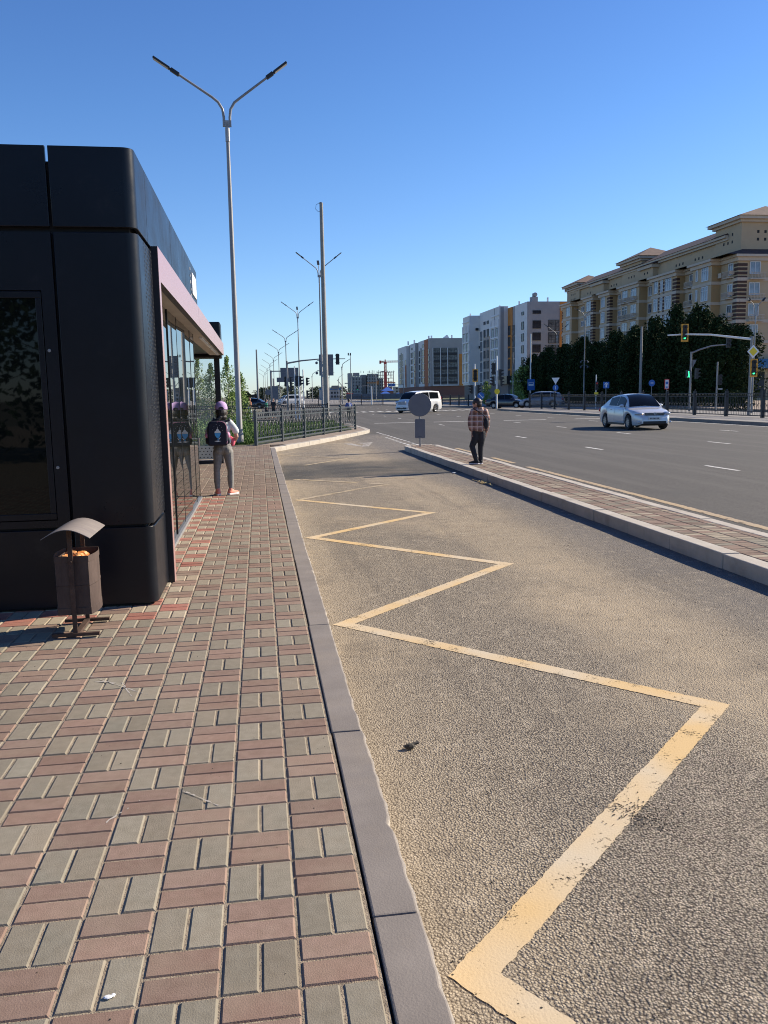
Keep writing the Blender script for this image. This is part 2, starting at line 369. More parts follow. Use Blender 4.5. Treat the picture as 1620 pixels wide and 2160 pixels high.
random.seed(4)
def brick_tint(kind):
    j = random.uniform(-1, 1); k = random.uniform(-1, 1)
    if kind == 'grey': c = (.250, .220, .168)
    elif kind == 'red': c = (.258, .174, .134)
    elif kind == 'vivid': c = (.36, .150, .112)
    elif kind == 'pale': c = (.36, .30, .22)
    else: c = (.225, .165, .125)
    f = 1 + .14 * j - (.12 if random.random() < .06 else 0)
    return (c[0] * f, c[1] * f * (1 + .025 * k), c[2] * f * (1 + .04 * k), 1)
def add_brick(b, x0, y0, x1, y1, z, kind, ch=.0068, gap=.0026, jit=True, chy=.0045):
    j = (lambda a: random.uniform(-a, a)) if jit else (lambda a: 0)
    dx, dy = j(.0012), j(.0012); x0 += gap + dx; x1 -= gap - dx; y0 += gap + dy; y1 -= gap - dy
    z += j(.0011); tx, ty = j(.006), j(.006); cx, cy = (x0 + x1) / 2, (y0 + y1) / 2
    def q(x, y, zz): return (x, y, zz + (x - cx) * tx + (y - cy) * ty)
    o = [(x0, y0), (x1, y0), (x1, y1), (x0, y1)]; i = [(x0 + ch, y0 + chy), (x1 - ch, y0 + chy), (x1 - ch, y1 - chy), (x0 + ch, y1 - chy)]
    vs = [q(x, y, z - .03) for x, y in o] + [q(x, y, z - .0065) for x, y in o] + [q(x, y, z) for x, y in i]
    fs = [(8, 9, 10, 11)]
    for k in range(4):
        n = (k + 1) % 4; fs += [(k, n, 4 + n, 4 + k), (4 + k, 4 + n, 8 + n, 8 + k)]
    b.add(vs, fs); t = brick_tint(kind); b.tint += [t] * len(fs)
MX, MY = .205, .1985
b = MB()
for c in range(-23, 2):
    xa = .05 + (c) * MX; xb = xa + MX
    if xa > .06: continue
    for r in range(-26, 123):
        ya = 2.147 + r * MY; yb = ya + MY
        if yb > 26.45: continue
        if xb < -1.0 and 6.3 < ya < 12.2: continue
        red = (c + r) % 2 == 1
        vivid = xb < -.50 and ya > 5.6 and ya < 12.8
        far = ya > 12.8
        if red:
            k = 'vivid' if vivid else ('dull' if far else 'red')
            if vivid and random.random() < .3: k = 'red'
            ym = (ya + yb) / 2
            add_brick(b, xa, ya, xb, ym, 0, k); add_brick(b, xa, ym, xb, yb, 0, k)
        else:
            k = 'pale' if vivid else ('dull' if far else 'grey')
            if 10.5 < ya < 14 and random.random() < .35: k = 'red'
            if far and ya > 15 and random.random() < .2: k = 'grey'
            xm = (xa + xb) / 2
            add_brick(b, xa, ya, xm, yb, 0, k); add_brick(b, xm, ya, xb, yb, 0, k)
for f in range(len(b.f) - len(b.tint)): b.tint.append((1, 1, 1, 1))
props(b.build('sidewalk', 'brick', fix=False), kind='structure')
b = MB(); b.box((-60, -40, -.155), (.262, 26.5, -.0048)); props(b.build('sidewalk_bed', 'joint_sand'), kind='structure')
# kerb stones of the bay, slightly uneven
b = MB(); ys = [-6, -3, -.9, .75, 2.2, 3.55, 5.33, 7.55, 9.95, 12.1, 14.3, 16.4, 18.5, 20.6, 22.7, 24.75]
mo = MB()
for i in range(len(ys) - 1):
    dz = random.uniform(-.004, .004); dx = random.uniform(-.004, .004); y0, y1 = ys[i] + .004, ys[i + 1] - .004
    n = max(4, int((y1 - y0) / .05)) if ys[i] < 12 else 6
    edge = [(.402 + dx + random.uniform(-.003, .003) - (random.uniform(0, .012) if random.random() < .08 else 0), y0 + (y1 - y0) * k / n) for k in range(n + 1)]
    b.prism([(.268 + dx, y0)] + edge + [(.268 + dx, y1)], -.3, .004 + dz)
    mo.prism([(.39, y0 - .01)] + [(x + .003 + random.uniform(0, .006), y) for x, y in edge] + [(.39, y1 + .01)], -.14, -.010)
props(mo.build('kerb_mortar', 'kerb_light'), kind='structure')
props(b.build('kerb', 'kerb_stone', bevel=.006), kind='structure')
# splayed kerb along the bay mouth and the corner, then along the carriageway
path = [(.34, 24.75), (1.2, 26.65), (2.4, 29.6), (3.5, 32.5), (4.25, 34.5), (4.62, 35.6), (4.78, 36.6), (4.8, 38), (4.75, 44), (4.3, 48.0), (2.8, 50.4), (0, 51.3), (-60, 51.4)]
def offset(path, d):
    out = []
    for i, p in enumerate(path):
        a = Vector(path[max(i - 1, 0)]); c = Vector(path[min(i + 1, len(path) - 1)]); t = (c - a).normalized(); n = Vector((-t.y, t.x))
        out.append((p[0] + n.x * d, p[1] + n.y * d))
    return out
def strip(b, path, d0, d1, z0, z1):
    o, i = offset(path, d0), offset(path, d1)
    for k in range(len(path) - 1):
        b.prism([o[k], o[k + 1], i[k + 1], i[k]], z0, z1)
def stones(b, outer, inner, z0, z1, ln=1.0, gap=.005):
    for i in range(len(outer) - 1):
        o0, o1, i0, i1 = Vector(outer[i]), Vector(outer[i + 1]), Vector(inner[i]), Vector(inner[i + 1]); L_ = (o1 - o0).length; n = max(1, round(L_ / ln))
        for k in range(n):
            g0, g1 = (k / n) + (gap / L_ if L_ > .5 else 0), ((k + 1) / n) - (gap / L_ if L_ > .5 else 0); dz = random.uniform(-.006, .006); j = random.uniform(-.006, .006)
            q = [o0.lerp(o1, g0), o0.lerp(o1, g1), i0.lerp(i1, g1), i0.lerp(i1, g0)]
            n_ = (q[0] - q[3]).normalized() * j; b.prism([(p.x + n_.x, p.y + n_.y) for p in q], z0, z1 + dz)
b = MB(); stones(b, path, offset(path, .22), -.3, .003)
props(b.build('kerb', 'kerb_light', bevel=.01), kind='structure')
b = MB(); pin = offset(path, .2); b.prism([(-.3, 26.5), (.3, 26.5)] + pin[1:9] + [(4.2, 44), (-.3, 44)], -.2, -.006)
props(b.build('verge', 'verge'), kind='structure')
# lawn behind the railing
lawn = [(-60, 26.6), (-.30, 26.6), (0.0, 26.9), (4.05, 36.9), (4.2, 44), (3.6, 47.6), (2.4, 49.6), (0, 50.4), (-60, 50.6)]
b = MB(); b.prism(lawn, -.2, .004); props(b.build('lawn', 'grass_soil'), kind='structure')

# traffic island beside the bay
b = MB()
def capsule(x0, x1, y0, y1, n=8):
    r = (x1 - x0) / 2; cx = (x0 + x1) / 2
    return [(x0, y0), (x1, y0)] + [(cx + r * math.cos(t), y1 - r * .9 + r * .9 * math.sin(t)) for t in [math.pi * k / n for k in range(n + 1)]]
IX0, IX1, IYE = 4.13, 5.17, 24.3
ring = capsule(IX0, IX1, -12, IYE)
o_ = ring[1:] + [ring[0]]
oo = ring; ii = capsule(IX0 + .17, IX1 - .15, -12, IYE - .17)
n = len(oo)
for k in range(1, n):
    a, c = k, (k + 1) % n
    stones(b, [oo[a], oo[c]], [ii[a], ii[c]], -.3, .012)
props(b.build('island_kerb', 'kerb_light', bevel=.01), kind='structure')
b = MB()
y = -6.0; r = 0
while y < IYE - .35:
    x = IX0 + .18 - .0
    while x < IX1 - .16:
        xa, xb = max(x, IX0 + .175), min(x + .2, IX1 - .155)
        if xb - xa > .04: add_brick(b, xa, y, xb, y + .1, .008, random.choice(['dull', 'red', 'pale'] if (r // 8) % 2 else ['dull', 'grey', 'red']))
        x += .2
    y += .1; r += 1
props(b.build('island_paving', 'brick', fix=False), kind='structure')
b = MB(); b.box((IX0 + .16, -12, -.2), (IX1 - .14, IYE - .2, -.001)); props(b.build('island_bed', 'joint_sand'), kind='structure')

# medians and the pavement across the avenue
b = MB(); b.prism([(22, -30), (31.5, -30), (31.5, 74), (29, 77.5), (25, 78.3), (22.4, 76.5), (22, 73)], -.3, .0)
b.prism([(22.3, 97), (25, 95.5), (33, 96), (33, 175), (40, 400), (4, 400), (4, 136), (12, 133.5), (19, 130), (21.3, 118), (22, 105)], -.3, 0)
props(b.build('median_paving', 'tile_light'), kind='structure')
b = MB()
strip(b, [(21.85, -30), (21.85, 73), (22.3, 76.8), (24.9, 78.6)], -.0, -.3, -.3, .02)
strip(b, [(25, 95.2), (22.1, 97), (21.8, 105), (21.1, 118), (18.9, 129.8), (12, 133.2), (4, 135.8)][::-1], 0, .3, -.3, .02)
props(b.build('median_kerb', 'kerb_far'), kind='structure')
b = MB(); b.box((35.5, -20, -.3), (120, 178, .0)); props(b.build('far_pavement', 'verge'), kind='structure')
b = MB(); b.box((33, 182, -.3), (120, 700, .0)); props(b.build('far_lawn', 'grass_soil'), kind='structure')

# road markings ---------------------------------------------------------------
def ragged(b, p, q, w, z, step=.06, jag=.006, seed=0, gaps=()):
    random.seed(seed); p, q = Vector(p), Vector(q); d = q - p; L = d.length; t = d / L; nrm = Vector((-t.y, t.x)); n = max(2, int(L / step))
    l, r = [], []
    for i in range(n + 1):
        c = p + d * (i / n); l.append(c + nrm * (w / 2 + random.uniform(-jag, jag))); r.append(c - nrm * (w / 2 + random.uniform(-jag, jag)))
    for i in range(n):
        f = (i + .5) / n
        if any(a < f < c for a, c in gaps): continue
        b.add([(l[i].x, l[i].y, z), (r[i].x, r[i].y, z), (r[i + 1].x, r[i + 1].y, z), (l[i + 1].x, l[i + 1].y, z)], [(0, 1, 2, 3)])
zl, zr_ = .54, 2.285
apex = [(zr_, -.55), (zl, 2.08), (zr_, 3.83), (zl, 5.77), (zr_, 7.56), (zl, 9.51), (zr_, 11.14), (zl, 13.1)]
def zigzag(b, pts, w, z, jag=.005, step=.05, seed=3):
    random.seed(seed); P_ = [Vector(p) for p in pts]; sides = []
    for sgn in (1, -1):
        o = []
        for i, p in enumerate(P_):
            a = (P_[i] - P_[i - 1]).normalized() if i else (P_[1] - P_[0]).normalized()
            c = (P_[i + 1] - P_[i]).normalized() if i < len(P_) - 1 else a
            na, nc = Vector((-a.y, a.x)), Vector((-c.y, c.x)); m = (na + nc).normalized()
            o.append(p + m * (sgn * w / 2 / max(.3, m.dot(na))))
        sides.append(o)
    for i in range(len(P_) - 1):
        n = int((P_[i + 1] - P_[i]).length / step); rows = []
        for k in range(n + 1):
            f = k / n; j = jag if 0 < k < n else 0
            rows.append([sides[q][i].lerp(sides[q][i + 1], f) + Vector((random.uniform(-j, j), random.uniform(-j, j))) for q in (0, 1)])
        for k in range(n):
            l0, r0 = rows[k]; l1, r1 = rows[k + 1]
            b.add([(l0.x, l0.y, z), (r0.x, r0.y, z), (r1.x, r1.y, z), (l1.x, l1.y, z)], [(0, 1, 2, 3)])
b = MB(); zigzag(b, apex, .116, ZR + .0028, .0035, .018)
props(b.build('zigzag_marking', 'yellow_paint', fix=False), kind='structure')
b = MB()
ragged(b, (zl, 13.08), (1.75, 14.45), .11, ZR + .0042, seed=20, gaps=[(.62, .66)]); ragged(b, (1.75, 14.45), (2.28, 14.9), .10, ZR + .0042, seed=21, jag=.02)
ragged(b, (2.2, 15.0), (.62, 16.4), .11, ZR + .0055, seed=22, gaps=[(.15, .3)])
ragged(b, (1.0, 19.7), (2.2, 21.4), .10, ZR + .0042, seed=23); ragged(b, (2.2, 21.4), (.48, 23.5), .10, ZR + .0055, seed=24, gaps=[(.5, .56)])
ragged(b, (.5, 23.6), (1.4, 24.9), .10, ZR + .0042, seed=25, gaps=[(.55, .8)]); ragged(b, (.5, 25.2), (1.8, 25.3), .10, ZR + .0042, seed=26, gaps=[(.4, .7)])
props(b.build('faded_marking', 'old_yellow_paint', fix=False), kind='structure'); b = MB()
ragged(b, (5.86, -4), (5.80, 17.6), .13, ZR + .004, seed=30, jag=.01); ragged(b, (5.80, 18.6), (5.80, 20.4), .13, ZR + .004, seed=31); ragged(b, (5.80, 22.0), (5.80, 24.4), .13, ZR + .004, seed=32)
props(b.build('edge_marking', 'edge_paint', fix=False), kind='structure')
b = MB()
for x0, n0 in ((9.45, 22), (13.85, 20), (18.2, 18)):
    for k in range(-1, n0):
        y0 = 15.45 + 6.75 * k + (0.0 if x0 < 10 else (0.9 if x0 < 15 else .9))
        ragged(b, (x0, y0 - .1), (x0, y0 + 1.15), .1, ZR + .004, seed=40 + k)
ragged(b, (21.35, -10), (21.35, 70), .12, ZR + .004, step=.5, seed=90)
for k in range(15):
    f = k / 15; x = 5.0 - .0 * f; y = 24.9 + 11.5 * f
    ragged(b, (5.05, y), (5.05 - .02, y + .45), .09, ZR + .004, seed=100 + k)
    if k < 9: ragged(b, (4.75, y), (4.73, y + .45), .09, ZR + .004, seed=130 + k)
# stop lines and far crossing
for x in (6.5, 10.0, 14.2, 18.6): ragged(b, (x, 47.6), (x + 2.6, 47.6), .35, ZR + .004, seed=int(x * 9))
for k in range(20): ragged(b, (6 + .8 * k, 79), (6 + .8 * k, 82), .4, ZR + .004, step=.3, seed=200 + k)
props(b.build('lane_marking', 'white_paint', fix=False), kind='structure')

b = MB()
def poly(b, pts, z): b.add([(x, y, z) for x, y in pts], [tuple(range(len(pts)))])
poly(b, [(2.73, 28.07), (3.04, 28.27), (3.22, 26.78), (3.16, 26.27)], ZR + .004)
poly(b, [(3.24, 28.35), (3.83, 28.53), (3.38, 26.24), (3.17, 26.27), (3.4, 27.68)], ZR + .0045)
props(b.build('arrow_marking', 'faded_white', fix=False), kind='structure')

# ================================================================== THE BUS STOP KIOSK
KX = -.79
kiosk = thing('bus_stop_kiosk', 'dark metal bus stop kiosk with glazed side and pink portal frame on the pavement', 'kiosk', (0, 0, 0))
def arcpoly(x0, y0, y1, r=.075, t=.03, n=7):
    """plan of an L-shaped cladding panel: front run from x0 to the corner, rounded, then back to y1"""
    cx, cy = KX - r, y0 + r
    out = [(x0, y0)] + [(cx + r * math.sin(a), cy - r * math.cos(a)) for a in [math.pi / 2 * k / n for k in range(n + 1)]] + [(KX, y1)]
    inn = [(KX - t, y1)] + [(cx + (r - t) * math.sin(a), cy - (r - t) * math.cos(a)) for a in [math.pi / 2 * k / n for k in reversed(range(n + 1))]] + [(x0, y0 + t)]
    return out + inn
YF = 6.10
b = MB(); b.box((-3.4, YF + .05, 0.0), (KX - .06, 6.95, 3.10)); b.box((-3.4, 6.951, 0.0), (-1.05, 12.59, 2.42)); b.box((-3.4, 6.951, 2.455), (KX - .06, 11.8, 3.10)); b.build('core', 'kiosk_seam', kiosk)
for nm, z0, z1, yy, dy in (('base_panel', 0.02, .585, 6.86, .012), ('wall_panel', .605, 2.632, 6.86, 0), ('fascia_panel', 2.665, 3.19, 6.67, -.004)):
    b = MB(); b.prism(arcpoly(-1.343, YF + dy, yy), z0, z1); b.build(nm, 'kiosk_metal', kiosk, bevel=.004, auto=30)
    for xa, xb in ((-2.46, -1.362), (-3.45, -2.48)):
        if nm == 'wall_panel' and xa > -2.47:
            b = MB(); x0_, x1_ = xa, xb
            b.box((xa, YF, z0), (xb, YF + .03, .655)); b.box((xa, YF, 2.245), (xb, YF + .03, z1)); b.box((-1.447, YF, .655), (xb, YF + .03, 2.245)); b.box((xa, YF, .655), (-2.38, YF + .03, 2.245))
            b.build(nm, 'kiosk_metal', kiosk)
        else:
            b = MB(); b.box((xa, YF + dy, z0), (xb, YF + dy + .03, z1)); b.build(nm, 'kiosk_metal', kiosk, bevel=.004)
case = MB(); x0, x1, z0, z1 = -2.375, -1.453, .66, 2.24
for a, c in (((x0, z0), (x1, z0 + .045)), ((x0, z1 - .045), (x1, z1)), ((x0, z0 + .045), (x0 + .04, z1 - .045)), ((x1 - .04, z0 + .045), (x1, z1 - .045))):
    case.box((a[0], YF + .004, a[1]), (c[0], YF + .034, c[1]))
cs_ = case.build('display_case', 'kiosk_metal', kiosk, bevel=.003)
b = MB(); b.box((x0 + .038, YF + .014, z0 + .043), (x1 - .038, YF + .022, z1 - .043)); b.build('pane', 'case_glass', cs_)
for z in (1.84, 1.03):
    b = MB(); b.lathe([(0, -.004), (.010, -.004), (.012, 0), (.012, .002)], 12, 'y', (-1.422, YF, z)); b.lathe([(0, -.006), (.004, -.006), (.004, -.003)], 6, 'y', (-1.422, YF, z)); b.build('bolt', 'steel', kiosk)
for ya, yb in ((6.68, 8.445), (8.46, 10.04), (10.055, 11.86)):
    b = MB(); b.box((KX - .03, ya, 2.665), (KX, yb, 3.19)); b.build('fascia_panel', 'kiosk_metal', kiosk, bevel=.003)
b = MB(); b.box((-3.4, 11.80, 2.665), (KX - .031, 11.86, 3.19)); b.build('fascia_panel', 'kiosk_metal', kiosk)
b = MB(); b.box((KX, 10.95, 2.80), (KX + .012, 11.62, 3.06)); b.build('sign_plate', 'white_plate', kiosk)
b = MB()
for k, (y, z, s_) in enumerate(((10.72, 3.06, .04), (10.72, 2.98, .03), (10.74, 2.9, .05), (10.76, 2.82, .03), (10.8, 2.75, .04))):
    b = MB(); b.box((KX, y, z), (KX + .006, y + s_, z + s_ * .8)); b.build('sign_marking', 'white_plate', kiosk)
# perforated strip between the rounded corner and the portal
b = MB()
for i in range(5):
    for k in range(62): b.box((KX, 6.42 + i * .09, .66 + k * .032), (KX + .0015, 6.45 + i * .09, .676 + k * .032))
b.build('perforation', 'black_plastic', kiosk)
# portal frame with pink cladding
PX = -.742
b = MB(); b.box((PX - .062, 6.87, 0.0), (PX - .004, 6.98, 2.42)); b.box((PX - .062, 6.87, 2.42), (PX - .004, 18.95, 2.675)); b.build('portal_frame', 'black_frame', kiosk)
b = MB(); b.box((PX - .004, 6.872, 0.0), (PX, 6.98, 2.42)); b.build('cladding', 'pink_metal', kiosk)
for ya, yb in ((6.872, 11.3), (11.312, 15.2), (15.212, 18.95)):
    b = MB(); b.box((PX - .004, ya, 2.42), (PX, yb, 2.676)); b.build('cladding', 'pink_metal', kiosk)
b = MB(); b.box((-1.04, 6.95, 2.425), (PX - .062, 18.9, 2.45)); b.build('soffit', 'soffit', kiosk)
b = MB(); b.box((-3.35, 12.6, 2.452), (KX - .03, 18.9, 2.66)); b.build('roof', 'kiosk_metal', kiosk)
for ya, yb in ((13.2, 15.7), (15.9, 18.5)):
    b = MB(); b.box((-.875, ya, 2.40), (-.835, yb, 2.424)); b.build('light_strip', 'white_plate', kiosk)
# glazing: one pane after another, none hung quite true
GX = -.92; js = [7.03, 7.27, 8.20, 9.13, 10.07, 11.09, 11.96, 12.62]
yaw = [0, .1, .82, -.15, -1.15, .1, -.1]
b = MB()
for j in js[1:]: b.box((GX - .05, j - .007, 0.02), (GX - .004, j + .007, 2.425))
b.build('mullion', 'black_frame', kiosk)
b = MB(); b.box((GX - .05, 7.03, .0), (GX + .02, 12.62, .035)); b.build('glazing_sill', 'steel', kiosk)
for i in range(len(js) - 1):
    ya, yb = js[i] + .009, js[i + 1] - .009; b = MB(); b.box((-.004, -(yb - ya) / 2, .036), (.004, (yb - ya) / 2, 2.424))
    o = b.build('pane', 'dark_glass', kiosk); o.location = (GX - .012, (ya + yb) / 2, 0); o.rotation_euler = (0, 0, R(yaw[i]))
b = MB(); b.box((-3.35, 12.60, 0), (GX - .05, 12.64, 2.42)); b.build('end_wall', 'kiosk_metal', kiosk)
b = MB(); b.box((-3.4, 12.64, 0), (-3.36, 19.5, 2.66)); b.build('back_wall', 'dark_glass', kiosk)
# far end: header box, post, glass screen
b = MB(); b.box((-3.4, 18.96, 2.37), (-.80, 19.55, 3.15)); b.build('header', 'kiosk_metal', kiosk, bevel=.03)
b = MB(); b.box((-.985, 19.36, 0), (-.865, 19.50, 2.37)); b.build('post', 'black_frame', kiosk)
b = MB(); b.box((-3.3, 19.36, 0), (-3.18, 19.50, 2.37)); b.build('post', 'black_frame', kiosk)
mat('screen_glass', (0.86, 0.95, 0.92), 0.02, spec=.5, alpha=.13)
mat('screen_frost', (0.62, 0.66, 0.60), 0.5, alpha=.72)
b = MB(); b.box((-3.18, 19.425, .40), (-.985, 19.435, 2.37)); sg = b.build('glass_screen', 'screen_glass', kiosk)
b = MB(); b.box((-3.18, 19.425, .10), (-.985, 19.435, .40)); b.build('frosted_band', 'screen_frost', sg)
b = MB()
for i in range(26):
    for k in range(4):
        x = -1.05 - .085 * i - (.04 if k % 2 else 0); z = .14 + k * .07; b.box((x - .013, 19.418, z - .012), (x + .013, 19.424, z + .012))
b.build('dot_pattern', 'black_frame', sg)
b = MB(); b.box((-3.18, 19.39, 0.0), (-.985, 19.47, .075)); b.build('bottom_rail', 'black_frame', kiosk)

# ------------------------------------------------------------------ litter bins
def make_bin(label, loc, rz=0, trash='trash'):
    t = thing('litter_bin', label, 'litter bin', loc, rz)
    # bent sheet roof
    b = MB(); n = 14; th = .004; top = []
    for k in range(n + 1):
        f = k / n; x = -.15 + .29 * f; top.append((x, .655 + .056 * math.sin(math.pi * f)))
    vs = []
    for x, z in top:
        for y in (-.27, .25):
            vs += [(x, y, z), (x, y, z - th)]
    fs = []
    for k in range(n):
        a = k * 4; c = a + 4
        fs += [(a, a + 2, c + 2, c), (a + 1, c + 1, c + 3, a + 3), (a, c, c + 1, a + 1), (a + 2, a + 3, c + 3, c + 2)]
    fs += [(0, 1, 3, 2), (4 * n, 4 * n + 2, 4 * n + 3, 4 * n + 1)]
    b.add(vs, fs); b.build('roof', 'bin_roof', t, auto=30)
    # body: flat front and back, bulged sides, open top
    def ring(z, grow=0):
        pts = []
        for k in range(7):
            a = -1 + 2 * k / 6; pts.append((.10 + .028 * (1 - a * a) + grow, .165 * a + (grow if a > .9 else (-grow if a < -.9 else 0))))
        for k in range(7):
            a = 1 - 2 * k / 6; pts.append((-.10 - .028 * (1 - a * a) - grow, .165 * a + (grow if a > .9 else (-grow if a < -.9 else 0))))
        return pts
    b = MB(); zs = [.145, .150, .19, .195, .33, .335, .47, .475, .52, .525]; gr = [0, .003, .003, 0, 0, .003, .003, 0, 0, .004]
    zs = [.145, .19, .192, .33, .3345, .336, .485, .4865, .525]; gr = [.003, .003, 0, 0, .003, 0, 0, .003, .003]
    N_ = 14; vs = []
    for z, g_ in zip(zs, gr): vs += [(x, y, z) for x, y in ring(z, g_)]
    top_i = len(vs); vs += [(x * .975, y * .975, .525) for x, y in ring(.525, .003)] + [(x * .97, y * .97, .16) for x, y in ring(.2, 0)]
    fs = []
    L_ = len(zs) + 2
    for i in range(L_ - 1):
        for k in range(N_):
            a = i * N_ + k; c = i * N_ + (k + 1) % N_; fs.append((a, c, c + N_, a + N_))
    fs.append(tuple(reversed(range(N_)))); fs.append(tuple(range((L_ - 1) * N_, L_ * N_)))
    b.add(vs, fs); b.build('body', 'bin_paint', t, auto=25)
    b = MB(); random.seed(5)
    for k in range(16):
        b.ell((random.uniform(-.08, .08), random.uniform(-.13, .13), random.uniform(.45, .50)), (random.uniform(.02, .05), random.uniform(.02, .04), random.uniform(.012, .03)), 7, 5, Matrix.Rotation(random.uniform(0, 3), 3, 'X'))
    b.build('rubbish', trash, t)
    for y, x in ((-.178, -.002), (.178, .002)):
        b = MB(); zt = .70 if y > 0 else .70
        b.bar((x, y, 0.03), (x, y, zt), .028, .008, (0, 1, 0)); b.build('post', 'rust', t)
        b = MB(); b.box((-.145, y - .014, .012), (.145, y + .014, .032)); b.build('foot', 'rust', t)
    b = MB(); b.box((-.016, -.163, .014), (.02, .163, .031)); b.build('crossbar', 'rust', t)
    b = MB(); b.tube([(0, -.19, .49), (0, .19, .49)], .008, 6); b.build('pivot', 'rust', t)
    return t
bin1 = make_bin('rusty brown litter bin with curved grey roof in front of the dark kiosk wall', (-1.21, 5.535, 0), 0)
mat('trash_white', (0.75, 0.75, 0.72), 0.6, c2=(0.5, 0.5, 0.52), scale=30)
bin2 = make_bin('litter bin topped with white rubbish seen through the glass screen of the kiosk', (-1.62, 20.9, 0), R(10), 'trash_white')

# ------------------------------------------------------------------ street lamps
def lamp(name, label, loc, h, arms, group='street lamps along the avenue', pole='galv', r0=.075, r1=.045, up=1.75, third=False, rz=0, cams=False):
    """arms: list of (reach, side) ; luminaires at h+up"""
    t = thing(name, label, 'street lamp', loc, rz, group)
    b = MB(); b.tube([(0, 0, -.1), (0, 0, .35), (0, 0, .4), (0, 0, h)], [r0 * 1.25, r0 * 1.2, r0, r1], 12); b.build('pole', pole, t, auto=40)
    b = MB(); b.tube([(0, 0, h - .55), (0, 0, h - .15)], r1 * 1.4, 10); b.box((-.13, -.03, h - .12), (.13, .03, h + .06)); b.build('collar', 'steel', t)
    for reach, sx in arms:
        pts = [(sx * .09, 0, h - .1), (sx * .09, 0, h + .15), (sx * .12, 0, h + .38), (sx * .24, 0, h + .58), (sx * .42, 0, h + .72), (sx * reach, 0, h + up)]
        b = MB(); b.tube(pts, [r1 * .8] * 4 + [r1 * .75, r1 * .6], 8); b.build('arm', pole, t, auto=60)
        p, q = Vector(pts[-2]), Vector(pts[-1]); d = (q - p).normalized(); L_ = min(.95, reach * .42); s = q - d * L_ * .95
        b = MB(); b.bar(s, s + d * L_ * .32, .13, .10); b.bar(s + d * L_ * .36, s + d * L_, .20, .055); b.bar(s + d * L_ * .3, s + d * L_ * .4, .08, .05)
        lh = b.build('lamp_head', 'black_plastic', t, bevel=.008)
        n_ = Vector((0, 1, 0)).cross(d); n_ = n_ if n_.z < 0 else -n_
        b = MB(); b.bar(s + d * L_ * .40 + n_ * .032, s + d * L_ * .97 + n_ * .032, .14, .012); b.build('diffuser', 'soffit', lh)
    if third:
        b = MB(); b.tube([(0, .05, h), (0, .12, h + .4), (0, .7, h + 1.0)], .03, 6); b.build('arm', pole, t)
        b = MB(); b.bar((0, .6, h + .95), (0, 1.1, h + 1.3), .18, .08); b.build('lamp_head', 'black_plastic', t)
    if cams:
        for z in cams:
            for sx in (-1, 1):
                b = MB(); b.tube([(0, 0, z), (sx * .28, 0, z + .12), (sx * .38, 0, z + .05)], .025, 6); b.ell((sx * .4, 0, z - .08), .11, 10, 6)
                b.build('surveillance_camera', 'sign_dark', t)
    return t
lamp('street_lamp', 'tall grey double-armed street lamp beside the girl, nearest of the lamps', (-.66, 26.95, 0), 9.75, [(2.05, -1), (1.82, 1)], r0=.095, r1=.05)
lamp('street_lamp', 'double-armed street lamp with round cameras half way up, just left of the concrete pole', (5.0, 67, ZR), 10.95, [(1.75, -1), (1.75, 1)], third=True, cams=(3.5, 4.3), r0=.1)
lamp('street_lamp', 'double-armed street lamp with a small middle arm, behind the lamp that carries cameras', (4.75, 99, ZR), 10.7, [(1.85, -1), (1.85, 1)], third=True, r0=.09)
lblr = ['fourth double-armed street lamp along the avenue counted from the kiosk', 'fifth double-armed street lamp along the avenue counted from the kiosk', 'sixth double-armed street lamp along the avenue counted from the kiosk', 'seventh double-armed street lamp along the avenue counted from the kiosk', 'eighth double-armed street lamp along the avenue counted from the kiosk', 'ninth double-armed street lamp along the avenue counted from the kiosk', 'tenth double-armed street lamp along the avenue, farthest one seen']
l4 = lamp('street_lamp', lblr[0], (4.35, 132, ZR), 10.1, [(2.0, -1), (2.1, 1)], r0=.09, r1=.06)
for k, (y, x) in enumerate(((165, 4.0), (200, 3.6), (236, 3.2), (275, 2.8), (318, 2.4), (365, 2.0))):
    dup(l4, (x, y, ZR), 0, lblr[k + 1])
# single-arm and other lamps on the far carriageway
one = lamp('street_lamp', 'double-armed grey street lamp in front of the white orange apartment block on the right', (41.0, 112, 0), 9.0, [(1.9, -1), (1.6, 1)], r0=.08)
lamp('street_lamp', 'double-armed street lamp with four round cameras in front of the dark trees', (35.4, 88.1, 0), 9.3, [(1.2, -1), (1.05, 1)], cams=(4.2, 4.75), up=1.15)
lamp('street_lamp', 'thin double-armed street lamp beside the yellow diamond sign', (29.85, 47.4, 0), 6.0, [(.5, -1), (.55, 1)], up=.9, r0=.05, r1=.03)
a1 = lamp('street_lamp', 'single-armed street lamp leaning right beside the thin floodlight mast', (14.7, 149, 0), 6.5, [(1.5, 1)], up=1.4, r0=.09, r1=.07)
for k, (x, y, l) in enumerate(((13.5, 215, 'single-armed street lamp behind the back of the big grey sign board'), (19.5, 235, 'single-armed street lamp in front of the concrete shell'), (24.5, 260, 'single-armed street lamp standing left of the blue gantry sign'), (33.5, 240, 'single-armed street lamp between the concrete shell and the white orange block'))):
    dup(a1, (x, y, 0), R(0 if k != 3 else 180), l)

